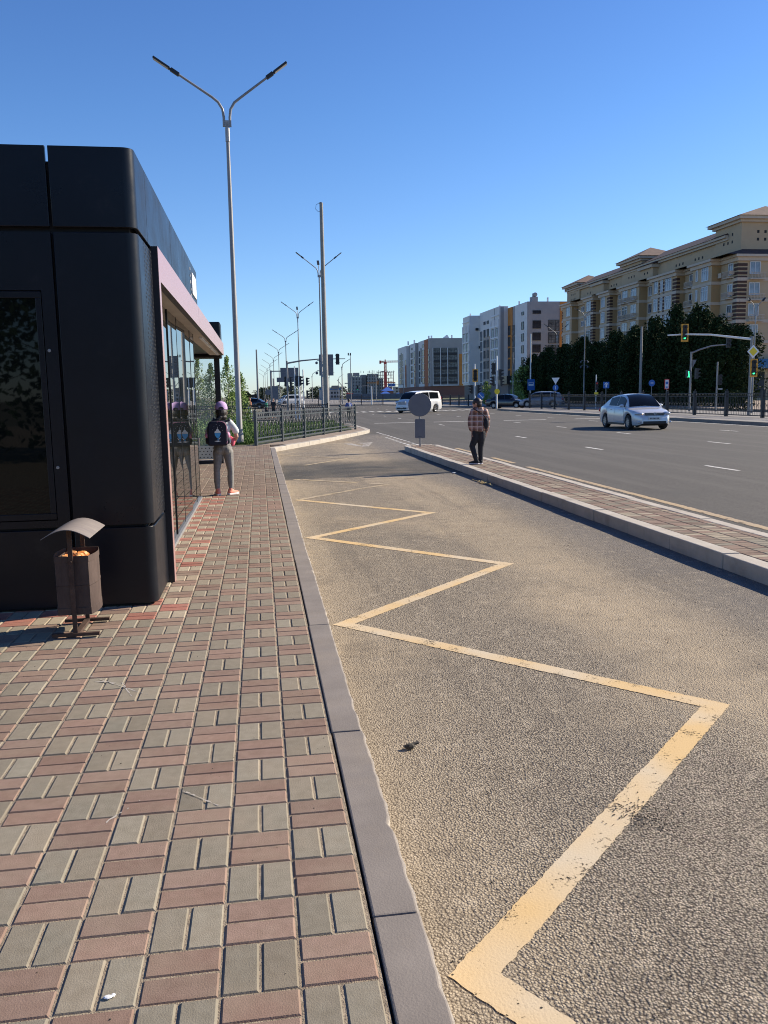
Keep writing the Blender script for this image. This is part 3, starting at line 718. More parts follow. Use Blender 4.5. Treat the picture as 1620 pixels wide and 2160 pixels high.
# plain masts
def mast(label, loc, h, r=.1, m='galv', r1=None, cap=False):
    t = thing('mast', label, 'pole', loc)
    b = MB(); b.tube([(0, 0, -.1), (0, 0, h)], [r, r1 or r * .6], 12); b.build('shaft', m, t, auto=40)
    if cap:
        b = MB(); b.tube([(-.12, 0, h - .02), (0, 0, h + .03), (.07, 0, h - .05)], .03, 6)
        b.tube([(-.12, 0, h), (-.3, 0, h - .12), (-.33, 0, h - .35), (-.18, 0, h - .5), (-.06, 0, h - .48)], .012, 5); b.build('cap', 'black_plastic', t)
    return t
mast('tall bare concrete pole rising behind the railing with a cable loop on top', (3.98, 50.3, 0), 12.62, .175, 'concrete_pole', .10, True)
mast('thin bare pole left of the cluster of traffic signals', (-.17, 118, ZR), 8.1, .16)
mast('bare grey pole in front of the row of dark trees', (34.4, 72.2, 0), 7.2, .13, 'concrete_pole', .1)
mast('short bare pole among the traffic signals behind the railing', (2.54, 60, ZR), 3.75, .06, 'white_pole')
mast('thin white mast behind the bus stop sign at the left end of the trees', (34.7, 104.4, 0), 8.9, .11, 'white_pole')
mast('thin grey pole standing beside the thin white mast left of the trees', (31.0, 100, 0), 6.4, .07)
t = mast('thin mast topped with two small floodlights in front of the building shell', (10.85, 99.4, ZR), 6.4, .06)
b = MB(); b.bar((-.25, 0, 6.35), (.05, 0, 6.35), .04); b.box((-.3, -.1, 6.3), (-.18, .1, 6.6)); b.box((-.05, -.1, 6.3), (.07, .1, 6.6)); b.build('floodlight', 'black_plastic', t)

# ------------------------------------------------------------------ railings
def railing(name, label, p0, ang, sec, n, m, h=1.1, fancy=True, post=.07, bars=13, group=None, ball=True, rails=(1.0, .86, .22)):
    t = thing(name, label, 'railing', p0, ang, group)
    for i in range(n + 1):
        b = MB(); x = i * sec; b.box((x - post / 2, -post / 2, -.02), (x + post / 2, post / 2, h - .04)); b.prism([(x - post / 2 - .008, -post / 2 - .008), (x + post / 2 + .008, -post / 2 - .008), (x + post / 2 + .008, post / 2 + .008), (x - post / 2 - .008, post / 2 + .008)], h - .04, h - .02)
        if ball: b.ell((x, 0, h + .02), .045, 10, 6)
        else: b.ell((x, 0, h - .02), (post / 2, post / 2, .03), 10, 6)
        b.build('post', m, t)
    for i in range(n):
        b = MB(); xa, xb = i * sec + post / 2, (i + 1) * sec - post / 2
        for z in rails: b.box((xa, -.018, z - .02), (xb, .018, z + .02))
        b.box((xa, -.02, .07), (xb, .02, .12))
        d = (xb - xa) / bars
        for k in range(1, bars):
            x = xa + k * d; b.bar((x, 0, .1), (x, 0, rails[1]), .014)
        if fancy:
            for k in range(bars):
                x = xa + (k + .5) * d; b.ell((x, 0, (rails[0] + rails[1]) / 2), (.022, .015, .045), 6, 4)
                if k % 2 == 0:
                    zc = .60
                    b.tube([(x - d * .8, 0, zc + .13), (x, 0, zc - .02), (x + d * .8, 0, zc + .13)], .011, 5)
                    b.tube([(x - d * .35, 0, zc - .02), (x - d * .5, 0, zc - .14), (x, 0, zc - .24), (x + d * .5, 0, zc - .14), (x + d * .35, 0, zc - .02)], .009, 5)
                    b.ell((x, 0, zc + .06), (.024, .014, .04), 6, 4); b.ell((x, 0, .34), (.02, .012, .035), 6, 4)
        b.build('panel', m, t, fix=False)
    return t
railing('railing', 'ornamental grey steel railing of five panels beside the splayed kerb', (-.15, 26.05, 0), R(68), 2.3, 5, 'fence_metal', 1.1, ball=False, post=.085)
railing('railing', 'dark ornamental railing at the back of the lawn, left of the concrete pole', (-13.9, 45.5, 0), 0, 1.95, 9, 'fence_dark', 1.12, bars=17, ball=False, rails=(1.03, .88, .22))
railing('railing', 'long dark railing with ball finials on the median behind the silver sedan', (25.5, 36.1, 0), R(90), 3.4, 12, 'fence_dark', 1.42, post=.15, bars=20, rails=(1.25, 1.1, .3))
railing('railing', 'dark railing beyond the crossing behind the white minivan', (24.6, 97, 0), R(92), 4.2, 8, 'fence_dark', 1.35, post=.14, bars=12, rails=(1.2, 1.06, .3))
railing('railing', 'brown railing closing the view below the unfinished concrete building', (19.4, 131.5, 0), R(173), 3.4, 7, 'fence_brown', 1.5, post=.14, bars=16, rails=(1.3, 1.1, .3))

# ------------------------------------------------------------------ signals and signs
def signal_head(b, c, s=1.0, back=None, bb=None, face=-1, lamps=3, lit=None, parent=None, side=0):
    """three-lamp head facing -Y (face=-1) or +Y; centre c"""
    x, y, z = c; w_, h_ = .30 * s, .30 * s * lamps
    m = MB(); m.box((x - w_ / 2, y - .07, z - h_ / 2), (x + w_ / 2, y + .07, z + h_ / 2))
    for k in range(lamps):
        zz = z + h_ / 2 - (k + .5) * h_ / lamps
        for a in range(7):
            an = math.pi * (a / 6); r = .115 * s
            if a < 6:
                an2 = math.pi * ((a + 1) / 6)
                m.bar((x + r * math.cos(an), y + face * .13, zz + r * math.sin(an)), (x + r * math.cos(an2), y + face * .13, zz + r * math.sin(an2)), .012, .16 * s, (0, 0, 1))
    m.build('signal_head', 'black_plastic', parent)
    head = KIDS[parent.name][-1]
    if back:
        q = MB(); e = .085 * s; yy = y - .09 * (1 if face < 0 else -1)
        q.box((x - w_ / 2 - e, yy - .01, z - h_ / 2 - e), (x - w_ / 2 + .0, yy + .01, z + h_ / 2 + e)); q.box((x + w_ / 2 - .0, yy - .01, z - h_ / 2 - e), (x + w_ / 2 + e, yy + .01, z + h_ / 2 + e))
        q.box((x - w_ / 2 + .0, yy - .01, z + h_ / 2), (x + w_ / 2 - .0, yy + .01, z + h_ / 2 + e)); q.box((x - w_ / 2 + .0, yy - .01, z - h_ / 2 - e), (x + w_ / 2 - .0, yy + .01, z - h_ / 2))
        q.build('backplate', back, parent)
    if lit is not None:
        zz = z + h_ / 2 - (lit + .5) * h_ / lamps; q = MB(); q.ell((x, y + face * .10, zz), (.08 * s, .015, .08 * s), 12, 6); q.build('lamp', 'green_light', head)
def side_head(parent, c, sx, s=1.0):
    """head turned sideways, visors pointing along sx"""
    x, y, z = c; m = MB(); m.box((x - .1 * s, y - .15 * s, z - .45 * s), (x + .1 * s, y + .15 * s, z + .45 * s))
    for k in range(3):
        zz = z + (.30 - .3 * k) * s; m.prism([(x + sx * .1 * s, zz + .12 * s), (x + sx * .34 * s, zz + .10 * s), (x + sx * .34 * s, zz + .05 * s), (x + sx * .1 * s, zz - .07 * s)], y - .11 * s, y + .11 * s, 'y')
    m.build('signal_head', 'black_plastic', parent)
def pole_part(parent, h, r=.06, m='galv', x=0, y=0): 
    q = MB(); q.tube([(x, y, 0), (x, y, h)], [r, r * .9], 10); return q.build('pole', m, parent, auto=40)

t = thing('traffic_signal_mast', 'big arched signal mast with a yellow framed light and a yellow diamond sign', 'traffic light', (27.1, 43.3, 0))
pole_part(t, 4.35, .085, 'galv')
b = MB(); b.tube([(0, 0, 4.2), (-.6, .3, 4.3), (-1.9, .95, 4.52), (-3.1, 1.6, 4.60), (-3.9, 2.1, 4.58)], [.07, .06, .05, .045, .04], 10); b.build('arm', 'white_pole', t, auto=60)
signal_head(None, (-3.15, 1.63, 4.68), .92, 'yellow_back', parent=t, lit=2)
signal_head(None, (.05, -.15, 2.62), .92, 'yellow_back', parent=t, lit=2)
b = MB(); b.prism([(0, .36), (.36, 0), (0, -.36), (-.36, 0)], -.01, .01, 'y'); o = b.build('diamond_sign', 'sign_white', t); o.location = (.03, -.14, 3.52)
b = MB(); b.prism([(0, .25), (.25, 0), (0, -.25), (-.25, 0)], -.016, -.011, 'y'); q = b.build('centre_field', 'sign_yellow', o)
t = thing('traffic_signal_mast', 'smaller arched signal mast with green walking light in front of the dark trees', 'traffic light', (29.9, 55.0, 0))
pole_part(t, 4.1, .075, 'galv')
b = MB(); b.tube([(0, 0, 4.0), (.6, -.1, 4.25), (1.4, -.2, 4.48), (2.4, -.35, 4.55)], [.06, .055, .045, .04], 8); b.build('arm', 'galv', t, auto=60)
signal_head(None, (2.55, -.35, 4.75), .9, parent=t)
b = MB(); b.box((-.32, -.1, 2.3), (-.08, .08, 2.85)); b.build('walk_signal', 'black_plastic', t)
b = MB(); b.ell((-.2, -.11, 2.72), (.05, .012, .05)); b.bar((-.2, -.11, 2.68), (-.17, -.11, 2.5), .07, .02, (0, 1, 0)); b.bar((-.17, -.11, 2.5), (-.25, -.11, 2.34), .04, .02, (0, 1, 0)); b.bar((-.17, -.11, 2.5), (-.12, -.11, 2.34), .04, .02, (0, 1, 0)); b.build('walking_figure', 'green_light', t)
side_head(t, (.45, 0, 2.6), 1, .8)
b = MB(); b.prism([(.1, 3.55), (.42, 3.55), (.14, 3.0)], -.01, .01, 'y'); b.build('sign', 'sign_back', t)
t = thing('signal_post', 'short post with a dark signal between the two arched signal masts', 'traffic light', (30.4, 52.4, 0), 0)
pole_part(t, 3.3, .055, 'galv'); signal_head(None, (.2, 0, 2.1), .75, parent=t)
b = MB(); b.box((.12, -.1, 1.45), (.36, .06, 1.55)); b.build('push_button', 'steel', t)
t = thing('signal_post', 'white post with a yellow framed signal and dark side signals above the boy', 'traffic light', (22.75, 87, 0))
pole_part(t, 4.55, .09, 'white_pole'); signal_head(None, (0, -.12, 3.35), 1.25, 'yellow_back', parent=t); side_head(t, (-.35, 0, 1.9), -1, 1.0); side_head(t, (.35, 0, 1.9), 1, 1.0)
t = thing('signal_post', 'white post with paired dark signals and a round yellow plate beside the black car', 'traffic light', (22.4, 77.4, 0))
pole_part(t, 4.95, .085, 'white_pole'); signal_head(None, (-.28, .1, 3.75), 1.2, parent=t, face=1); side_head(t, (.3, 0, 3.2), 1, 1.1); side_head(t, (-.35, 0, 2.6), -1, 1.0); side_head(t, (.42, 0, 2.5), 1, .9)
b = MB(); b.lathe([(0, -.02), (.26, -.02), (.26, .0), (0, 0)], 20, 'y', (0, -.1, 1.62)); b.build('round_plate', 'sign_yellow', t)
t = thing('signal_post', 'leaning white post with a dark signal and a white board behind the boy, left', 'traffic light', (28.95, 69.3, 0))
pole_part(t, 2.9, .05, 'white_pole'); signal_head(None, (0, -.1, 1.95), .8, parent=t)
b = MB(); b.ell((0, -.22, 2.17), (.085, .03, .085)); b.build('red_lamp', 'sign_red', t); b = MB(); b.box((-.17, -.1, 1.15), (.17, -.06, 1.4)); b.build('number_plate', 'sign_yellow', t)
# cluster left, seen from behind
t = thing('traffic_signal_mast', 'signal mast with long arm seen from behind, carrying a large grey sign board', 'traffic light', (3.02, 90, ZR))
pole_part(t, 5.35, .12, 'galv')
b = MB(); b.tube([(0, 0, 5.1), (1.5, -.1, 5.35), (3.4, -.2, 5.5), (6.2, -.4, 5.5)], [.09, .08, .06, .04], 8); b.build('arm', 'galv', t, auto=60)
b = MB(); b.box((3.4, -.35, 3.75), (4.92, -.3, 5.98)); b.build('sign_board', 'sign_back', t, bevel=.04)
signal_head(None, (5.38, -.4, 5.45), 1.25, parent=t, face=1); side_head(t, (.35, 0, 2.6), 1, 1.0); signal_head(None, (-.15, .2, 3.2), 1.1, parent=t, face=1); side_head(t, (.3, .1, 3.3), 1, .8)
for (x, h, l, sg) in ((2.82, 3.0, 'post with a black signal turned away, behind the railing', [(-.12, 2.7, 1)]), (3.15, 3.5, 'slightly taller white post with black side signals behind the railing', [(.25, 2.65, 0), (.25, 1.75, 0)])):
    t = thing('signal_post', l, 'traffic light', (x, 60 + (x - 3), ZR)); pole_part(t, h, .055, 'white_pole')
    for dx, z, k in sg:
        if k: signal_head(None, (dx, .15, z - .02), .8, parent=t, face=1); side_head(t, (dx + .22, .05, z), 1, .75)
        else: side_head(t, (dx, 0, z), 1, .62)
def board(label, name, loc, w_, h_, z, pole_h=None, m='sign_back', px=0, cat='sign', ph=.05, posts=1):
    t = thing(name, label, cat, loc)
    b = MB(); b.box((-w_ / 2, -.02, z - h_ / 2), (w_ / 2, .02, z + h_ / 2)); b.build('plate', m, t, bevel=.015)
    for k in range(posts):
        xx = px if posts == 1 else (-w_ * .35 + k * w_ * .7); b = MB(); b.tube([(xx, .07, 0), (xx, .07, pole_h or z)], ph, 8); b.build('pole', 'galv', t)
    return t
board('upright grey back of a road sign board behind the railing', 'road_sign', (1.33, 70, ZR), .52, 1.12, 1.93)
board('grey back of a wide overhead direction board on a gantry behind the signals', 'direction_sign', (4.35, 120, ZR), 2.55, 1.72, 4.78, 5.3, px=-2.6, ph=.12)
b = MB(); b.box((-2.65, .0, 5.1), (-1.2, .1, 5.25)); b.build('gantry_arm', 'galv', bpy.data.objects['direction_sign'])
t = board('second lower grey direction board on a gantry behind the signals', 'direction_sign', (4.6, 140, ZR), 3.3, .75, 4.35, 4.6, px=-2.2, ph=.12)
b = MB(); b.lathe([(0, 0), (.32, 0), (.32, .02), (0, .02)], 18, 'y', (0, 0, 2.1)); b.tube([(0, .06, 0), (0, .06, 2.4)], .04, 6)
t = thing('road_sign', 'small round road sign seen from behind at the left of the upright board', 'sign', (.95, 92, ZR)); b.build('plate', 'sign_back', t)
t = board('small blank billboard on a pole right of the concrete pole', 'billboard', (18.0, 199.5, ZR), 1.75, .85, 3.55, m='tile_light', px=1.4, ph=.07)
b = MB(); b.bar((.8, .05, 3.5), (1.4, .05, 3.5), .08); b.build('bracket', 'galv', t)
t = board('blue overhead direction sign on a gantry arm beside the unfinished building', 'direction_sign', (31.3, 197.5, ZR), 1.85, .72, 3.88, 4.1, m='sign_blue', px=2.9, ph=.09)
b = MB()
for k in range(5): b.bar((-.75 + .36 * k, -.03, 3.65), (-.75 + .36 * k, -.03, 4.1), .05, .01, (0, 1, 0))
b.build('lane_arrows', 'sign_white', t)
b = MB(); b.bar((.9, .05, 3.9), (2.9, .05, 3.9), .12); b.build('gantry_arm', 'galv', t)
t = thing('traffic_signal_mast', 'distant arched signal mast with a lit green light before the building shell', 'traffic light', (17.25, 128.8, 0))
pole_part(t, 2.85, .09, 'white_pole'); b = MB(); b.tube([(0, 0, 2.75), (-.7, 0, 2.9), (-2.1, 0, 2.85)], .045, 6); b.build('arm', 'galv', t); signal_head(None, (-2.2, -.1, 2.62), .75, parent=t, lit=2)
# island sign (two backs) 
t = isr = thing('road_sign', 'round grey sign back over a rectangular plate on the tip of the traffic island', 'sign', (4.53, 23.5, .008), R(-11))
b = MB(); b.tube([(0, 0, 0), (0, 0, 1.05)], .027, 12); b.build('pole', 'galv', t, auto=40)
b = MB(); b.lathe([(0, -.012), (.322, -.012), (.33, -.006), (.33, .006), (.322, .012), (0, .012)], 48, 'y', (0, -.035, 1.185)); b.build('round_plate', 'sign_back', t, auto=30)
b = MB(); b.prism([(-.145 + .02, .235), (.145 - .02, .235), (.145, .255), (.145, .765), (.125, .785), (-.125, .785), (-.145, .765), (-.145, .255)], -.041, -.029, 'y'); rp_ = b.build('lower_plate', 'sign_back', t)
b = MB(); b.prism([(-.05, .27), (.05, .27), (.05, .30), (-.05, .30)], -.0435, -.0415, 'y'); b.build('sticker', 'sign_dark', rp_)
# blue and small signs on the right
def rsign(label, loc, shape, z, m, r=.3, face_marks=None, pole=True):
    t = thing('road_sign', label, 'sign', loc)
    q = MB(); q.tube([(0, .04, 0), (0, .04, z + r * .5)], .03, 8); 
    if pole: q.build('pole', 'galv', t)
    q = MB()
    if shape == 'disc': q.lathe([(0, -.01), (r, -.01), (r, .01), (0, .01)], 28, 'y', (0, 0, z))
    elif shape == 'square': q.box((-r, -.01, z - r), (r, .01, z + r))
    elif shape == 'tri': q.prism([(-r, z + r * .6), (r, z + r * .6), (0, z - r)], -.01, .01, 'y')
    elif shape == 'tall': q.box((-r * .62, -.01, z - r * 1.3), (r * .62, .01, z + r * 1.3))
    p = q.build('plate', m, t)
    if face_marks: 
        q = MB(); face_marks(q, z, r); q.build('symbol', 'sign_white', p)
    return t
rsign('round blue sign with a white diagonal arrow just behind the boy\'s head', (15.7, 58.3, ZR), 'disc', 1.42, 'sign_blue', .25, lambda q, z, r: (q.bar((-.15, -.014, z + .17), (.15, -.014, z - .17), .05, .008, (0, 1, 0)), q.bar((.15, -.014, z - .17), (.15, -.014, z - .02), .04, .008, (0, 1, 0))))
t = rsign('white give way triangle above a blue round sign at the left end of the trees', (25.72, 70.5, 0), 'tri', 2.5, 'sign_white', .36)
q = MB(); q.lathe([(0, -.01), (.26, -.01), (.26, .01), (0, .01)], 28, 'y', (0, 0, 1.85)); p = q.build('round_plate', 'sign_blue', t); q = MB(); q.bar((0, -.014, 1.7), (0, -.014, 2.0), .05, .008, (0, 1, 0)); q.build('symbol', 'sign_white', p)
rsign('square blue pictogram sign before the trees, right of the leaning signal post', (29.7, 68.9, 0), 'square', 2.0, 'sign_blue', .27, lambda q, z, r: (q.bar((0, -.014, z - .2), (0, -.014, z + .1), .12, .008, (0, 1, 0)), q.bar((-.16, -.014, z + .05), (0, -.014, z + .2), .06, .008, (0, 1, 0)), q.bar((.16, -.014, z + .05), (0, -.014, z + .2), .06, .008, (0, 1, 0))))
rsign('round dark blue sign in front of the row of trees above the silver sedan', (33.1, 67.3, 0), 'disc', 2.1, 'sign_blue', .28, lambda q, z, r: q.box((-.13, -.014, z - .03), (.13, -.011, z + .03)))
t = rsign('upright white sign with a red border in front of the trees', (34.2, 66.8, 0), 'tall', 1.98, 'sign_red', .33)
q = MB(); q.box((-.15, -.016, 1.62), (.15, -.011, 2.34)); p = q.build('white_field', 'sign_white', t); q = MB(); q.lathe([(0, -.02), (.12, -.02), (.12, -.016)], 20, 'y', (0, 0, 2.08)); q.box((-.1, -.02, 1.68), (.1, -.016, 1.78)); q.build('symbol', 'sign_blue', p)
t = thing('bus_stop_sign', 'blue bus stop sign with a white bus pictogram left of the trees', 'sign', (34.5, 103.6, 0))
pole_part(t, 3.0, .05); b = MB(); b.box((-.48, -.08, 1.75), (.48, -.05, 3.15)); p = b.build('plate', 'sign_blue', t)
b = MB(); b.box((-.34, -.088, 2.3), (.34, -.081, 2.75)); b.build('bus_symbol', 'sign_white', p)
b = MB(); b.box((-.27, -.094, 2.55), (.27, -.089, 2.70)); b.build('bus_window', 'sign_blue', p)

# ------------------------------------------------------------------ vehicles
mat('silver_paint', (0.60, 0.60, 0.60), 0.25, 0.2, c2=(0.56, 0.56, 0.56), scale=2, coat=.8)
mat('white_car_paint', (0.72, 0.72, 0.70), 0.3, 0.0, c2=(0.68, 0.68, 0.66), scale=2, coat=.5)
mat('black_car_paint', (0.012, 0.014, 0.02), 0.22, 0.0, c2=(0.02, 0.02, 0.026), scale=2, coat=.6)
mat('grey_car_paint', (0.30, 0.31, 0.34), 0.35, 0.2, c2=(0.2, 0.21, 0.25), scale=3, coat=.3)
mat('car_glass', (0.006, 0.008, 0.010), 0.04, spec=.22)
mat('tyre', (0.015, 0.015, 0.016), 0.85, bump=.2, bscale=80)
mat('rim', (0.32, 0.33, 0.35), 0.35, 0.7)
mat('head_lens', (0.50, 0.51, 0.53), 0.08, 0.3, coat=1)
mat('amber', (0.9, 0.6, 0.3), 0.2, coat=.6, emit=(1, .66, .36), estr=1.1)
mat('tail_lens', (0.5, 0.02, 0.02), 0.2, coat=.8)
mat('plate', (0.62, 0.62, 0.58), 0.5)
mat('plate_ink', (0.05, 0.05, 0.06), 0.6)
def lerp_tab(tab, x):
    if x <= tab[0][0]: return tab[0][1]
    for (a, p), (c, q) in zip(tab, tab[1:]):
        if x <= c: return p + (q - p) * (x - a) / (c - a)
    return tab[-1][1]
def smooth_tab(tab, x, e=.06):
    return sum(lerp_tab(tab, x + d * e) for d in (-1, -.5, 0, .5, 1)) / 5
def make_car(name, label, cat, loc, rz, sp):
    t = thing(name, label, cat, loc, rz); L = sp['L'] / 2; W_ = sp['W'] / 2; wr = sp['wheel']; xs_w = sp['wx']; mt = sp['mat']
    top, wid, low = sp['top'], sp['wid'], sp['low']
    xs = set([-L + i * (2 * L) / 44 for i in range(45)])
    for c in xs_w:
        for k in range(13): xs.add(c + (wr + .05) * math.cos(math.pi * k / 12))
    xs = sorted(xs); xs = [x for i, x in enumerate(xs) if i == 0 or x - xs[i - 1] > .012]
    prof = [(.0, .955), (.12, .985), (.35, 1.0), (.6, 1.0), (.82, .975), (.94, .94), (1.0, .87)]
    rows = []
    for x in xs:
        zt = smooth_tab(top, x); wd = smooth_tab(wid, x) * W_; zl_ = lerp_tab(low, x)
        for c in xs_w:
            r = wr + .05
            if abs(x - c) <= r: zl_ = max(zl_, wr + math.sqrt(max(0, r * r - (x - c) ** 2)))
        zl_ = min(zl_, zt - .05)
        side = [(wd * k, zl_ + (zt - zl_) * f) for f, k in prof]
        crown = [(wd * .62, zt + .022), (wd * .3, zt + .035), (0, zt + .038)]
        half = side + crown
        rows.append([(x, y, z) for y, z in half] + [(x, -y, z) for y, z in reversed(half[:-1])])
    b = MB(); n = len(rows[0]); vs = [p for r in rows for p in r]; fs = []
    for i in range(len(rows) - 1):
        for k in range(n - 1):
            a = i * n + k; fs.append((a, a + 1, a + n + 1, a + n))
    fs.append(tuple(reversed(range(n)))); fs.append(tuple(range((len(rows) - 1) * n, len(rows) * n)))
    b.add(vs, fs)
    # greenhouse
    A, B, C_, D = sp['gh']; rz_ = sp['roof']; wb, wt = W_ * .90, W_ * sp.get('wt', .70)
    def gz(x):
        base = smooth_tab(top, x) + .0
        if x > B: f = (A - x) / (A - B); return base + (lerp_tab(rz_, B) - base) * math.sin(f * math.pi / 2) ** .9 if f > 0 else base
        if x < C_: f = (x - D) / (C_ - D); return base + (lerp_tab(rz_, C_) - base) * math.sin(max(0, f) * math.pi / 2) ** .9
        return lerp_tab(rz_, x)
    gx = [D + (A - D) * i / 46 for i in range(47)]
    def gp(x, f):
        z0 = smooth_tab(top, x) - .01; z1 = max(gz(x), z0 + .002); k = (z1 - z0) / .5
        return (wb + (wt - wb) * min(1.1, f * k) , z0 + (z1 - z0) * f)
    rows = []
    for x in gx:
        half = [gp(x, f) for f in (0, .5, .88, 1.0)]; z1 = half[-1][1]; y1 = half[-1][0]
        half = half[:-1] + [(y1 * .955, z1)] + [(y1 * .6, z1 + .025), (0, z1 + .04)]
        rows.append([(x, y, z) for y, z in half] + [(x, -y, z) for y, z in reversed(half[:-1])])
    n = len(rows[0]); vs = [p for r in rows for p in r]; fs = []
    for i in range(len(rows) - 1):
        for k in range(n - 1):
            a = i * n + k; fs.append((a, a + 1, a + n + 1, a + n))
    b.add(vs, fs); body = b.build('body', mt, t, auto=40)
    # glass laid just proud of the greenhouse
    def glass(name, quad, nx=6, parent=t):
        g = MB(); pts = []
        for i in range(nx + 1):
            for j in range(5): pts.append(quad(i / nx, j / 4))
        g.add(pts, [(i * 5 + j, i * 5 + j + 1, (i + 1) * 5 + j + 1, (i + 1) * 5 + j) for i in range(nx) for j in range(4)])
        return g.build(name, 'car_glass', parent, smooth=True)
    for sgn in (-1, 1):
        for xa, xb in sp['win']:
            def q(u, v):
                x = xa + (xb - xa) * u; f = .10 + .76 * v; y, z = gp(x, f); return (x, sgn * (y + .012), z)
            glass('side_window', q, 10)
    def ws(u, v, x0, x1):
        x = x0 + (x1 - x0) * u; half = gp(x, 1.0); y1 = half[0] * .93; z1 = half[1]; k = (v - .5) * 2
        return (x + (.008 if x0 > 0 else -.008), y1 * k, z1 + .04 * (1 - abs(k)) + .012)
    glass('windscreen', lambda u, v: ws(u, v, A - .04, B + .06), 12)
    glass('rear_window', lambda u, v: ws(u, v, D + .05, C_ - .06), 12)
    # wheels
    for c in xs_w:
        for sgn in (-1, 1):
            y = sgn * (W_ - .02)
            m = MB(); h = .20
            m.lathe([(wr * .62, -h / 2), (wr * .93, -h / 2), (wr, -h / 2 + .03), (wr, h / 2 - .03), (wr * .93, h / 2), (wr * .62, h / 2), (wr * .62, -h / 2)], 28, 'y', (0, 0, 0))
            o = m.build('wheel', 'tyre', t, auto=40); o.location = (c, y - sgn * h / 2, wr)
            m = MB(); yy = sgn * (h / 2 - .02)
            m.lathe([(wr * .55, yy), (wr * .63, yy + sgn * .012), (wr * .63, yy - sgn * .03)], 24, 'y')
            m.lathe([(0, yy + sgn * .01), (.05, yy + sgn * .01), (.06, yy - sgn * .02)], 12, 'y')
            for k in range(sp.get('spokes', 7)):
                a = 2 * math.pi * k / sp.get('spokes', 7); m.bar((.04 * math.cos(a), yy, .04 * math.sin(a)), (wr * .6 * math.cos(a), yy, wr * .6 * math.sin(a)), .05, .02, (0, 1, 0))
            r_ = m.build('rim', 'rim', o, fix=False)
            m = MB(); m.lathe([(0, -sgn * .0), (wr * .62, 0)], 20, 'y', (0, sgn * .03, 0)); m.build('brake_disc', 'black_plastic', o)
    for c in xs_w: m = MB(); m.box((c - wr * .95, -W_ * .78, .16), (c + wr * .95, W_ * .78, wr * 1.9)); m.build('wheel_housing', 'black_plastic', t)
    for sgn in (-1, 1):
        m = MB(); x = A - sp.get('mir', .42); y, z = gp(x, .1); m.ell((x, sgn * (y + .10), z + .05), (.07, .11, .065), 10, 6); m.bar((x, sgn * (y - .02), z + .02), (x, sgn * (y + .06), z + .03), .04); m.build('mirror', mt if sgn > 0 else 'black_plastic' if sp.get('dark_mirror') else mt, t, smooth=True)
    sp['extra'](t, L, W_)
    for sgn in (-1, 1):
        m = MB(); zt = smooth_tab(top, -L + .12); m.ell((-L + .07, sgn * W_ * .74, zt - sp.get('tl', .16)), (.07, .14, sp.get('tlh', .10)), 10, 6); m.build('tail_light', 'tail_lens', t, smooth=True)
    return t
def patch(name, m, parent, c, s, rot=0, roty=0, kind='ell'):
    q = MB()
    if kind == 'ell': q.ell((0, 0, 0), s, 14, 8)
    else: q.box((-s[0], -s[1], -s[2]), s)
    o = q.build(name, m, parent, smooth=(kind == 'ell'), bevel=0 if kind == 'ell' else min(s) * .3); o.location = c; o.rotation_euler = (0, roty, rot); return o
def sedan_front(t, L, W_):
    for s in (-1, 1):
        h = patch('headlight', 'head_lens', t, (L - .24, s * W_ * .69, .67), (.19, .18, .082), rot=-s * R(38))
        patch('bulb', 'amber', h, (.09 * .8, s * .02, 0), (.12, .08, .045)) if s < 0 else None
    g = patch('grille', 'black_plastic', t, (L - .05, 0, .665), (.035, .42, .045), kind='box')
    for z in (-.016, .018): patch('chrome_strip', 'rim', g, (.037, 0, z), (.004, .41, .005), kind='box')
    e = MB(); e.lathe([(.052, 0), (.06, .006), (.06, .014), (.05, .014)], 20, 'x'); e.tube([(.012, -.03, .035), (.012, -.012, .0), (.012, 0, .02), (.012, .012, .0), (.012, .03, .035)], .005, 5); e.tube([(.012, -.042, .012), (.012, -.018, -.042), (.012, 0, -.008), (.012, .018, -.042), (.012, .042, .012)], .005, 5)
    o = e.build('emblem', 'head_lens', t); o.location = (L - .005, 0, .675)
    patch('lower_intake', 'black_plastic', t, (L - .045, 0, .31), (.05, .50, .06), kind='box')
    p = patch('number_plate', 'plate', t, (L + .012, -.02, .475), (.01, .26, .055), kind='box')
    k = MB()
    for i in range(7): k.box((.0115, -.2 + .058 * i, -.025), (.013, -.165 + .058 * i, .03))
    k.build('number', 'plate_ink', p)
    for s in (-1, 1): patch('fog_light', 'head_lens', t, (L - .06, s * W_ * .80, .33), (.05, .06, .045))
    b = MB()
    for s in (-1, 1):
        for x in (.35, -.55): b.box((x, s * W_ * .985 - .012, .80), (x + .16, s * W_ * .985 + .012, .825))
    b.build('door_handle', 'silver_paint', t)
    for s in (-1, 1):
        for x in (.98, -.06, -.98): b = MB(); b.box((x, s * (W_ * 1.0) - .002, .34), (x + .012, s * (W_ * 1.0) + .002, .86)); b.build('door_gap', 'black_plastic', t)
        b = MB(); b.box((-.80, s * W_ * .97 - .02, .19), (.98, s * W_ * .97 + .012, .27)); b.build('sill', 'black_plastic', t)
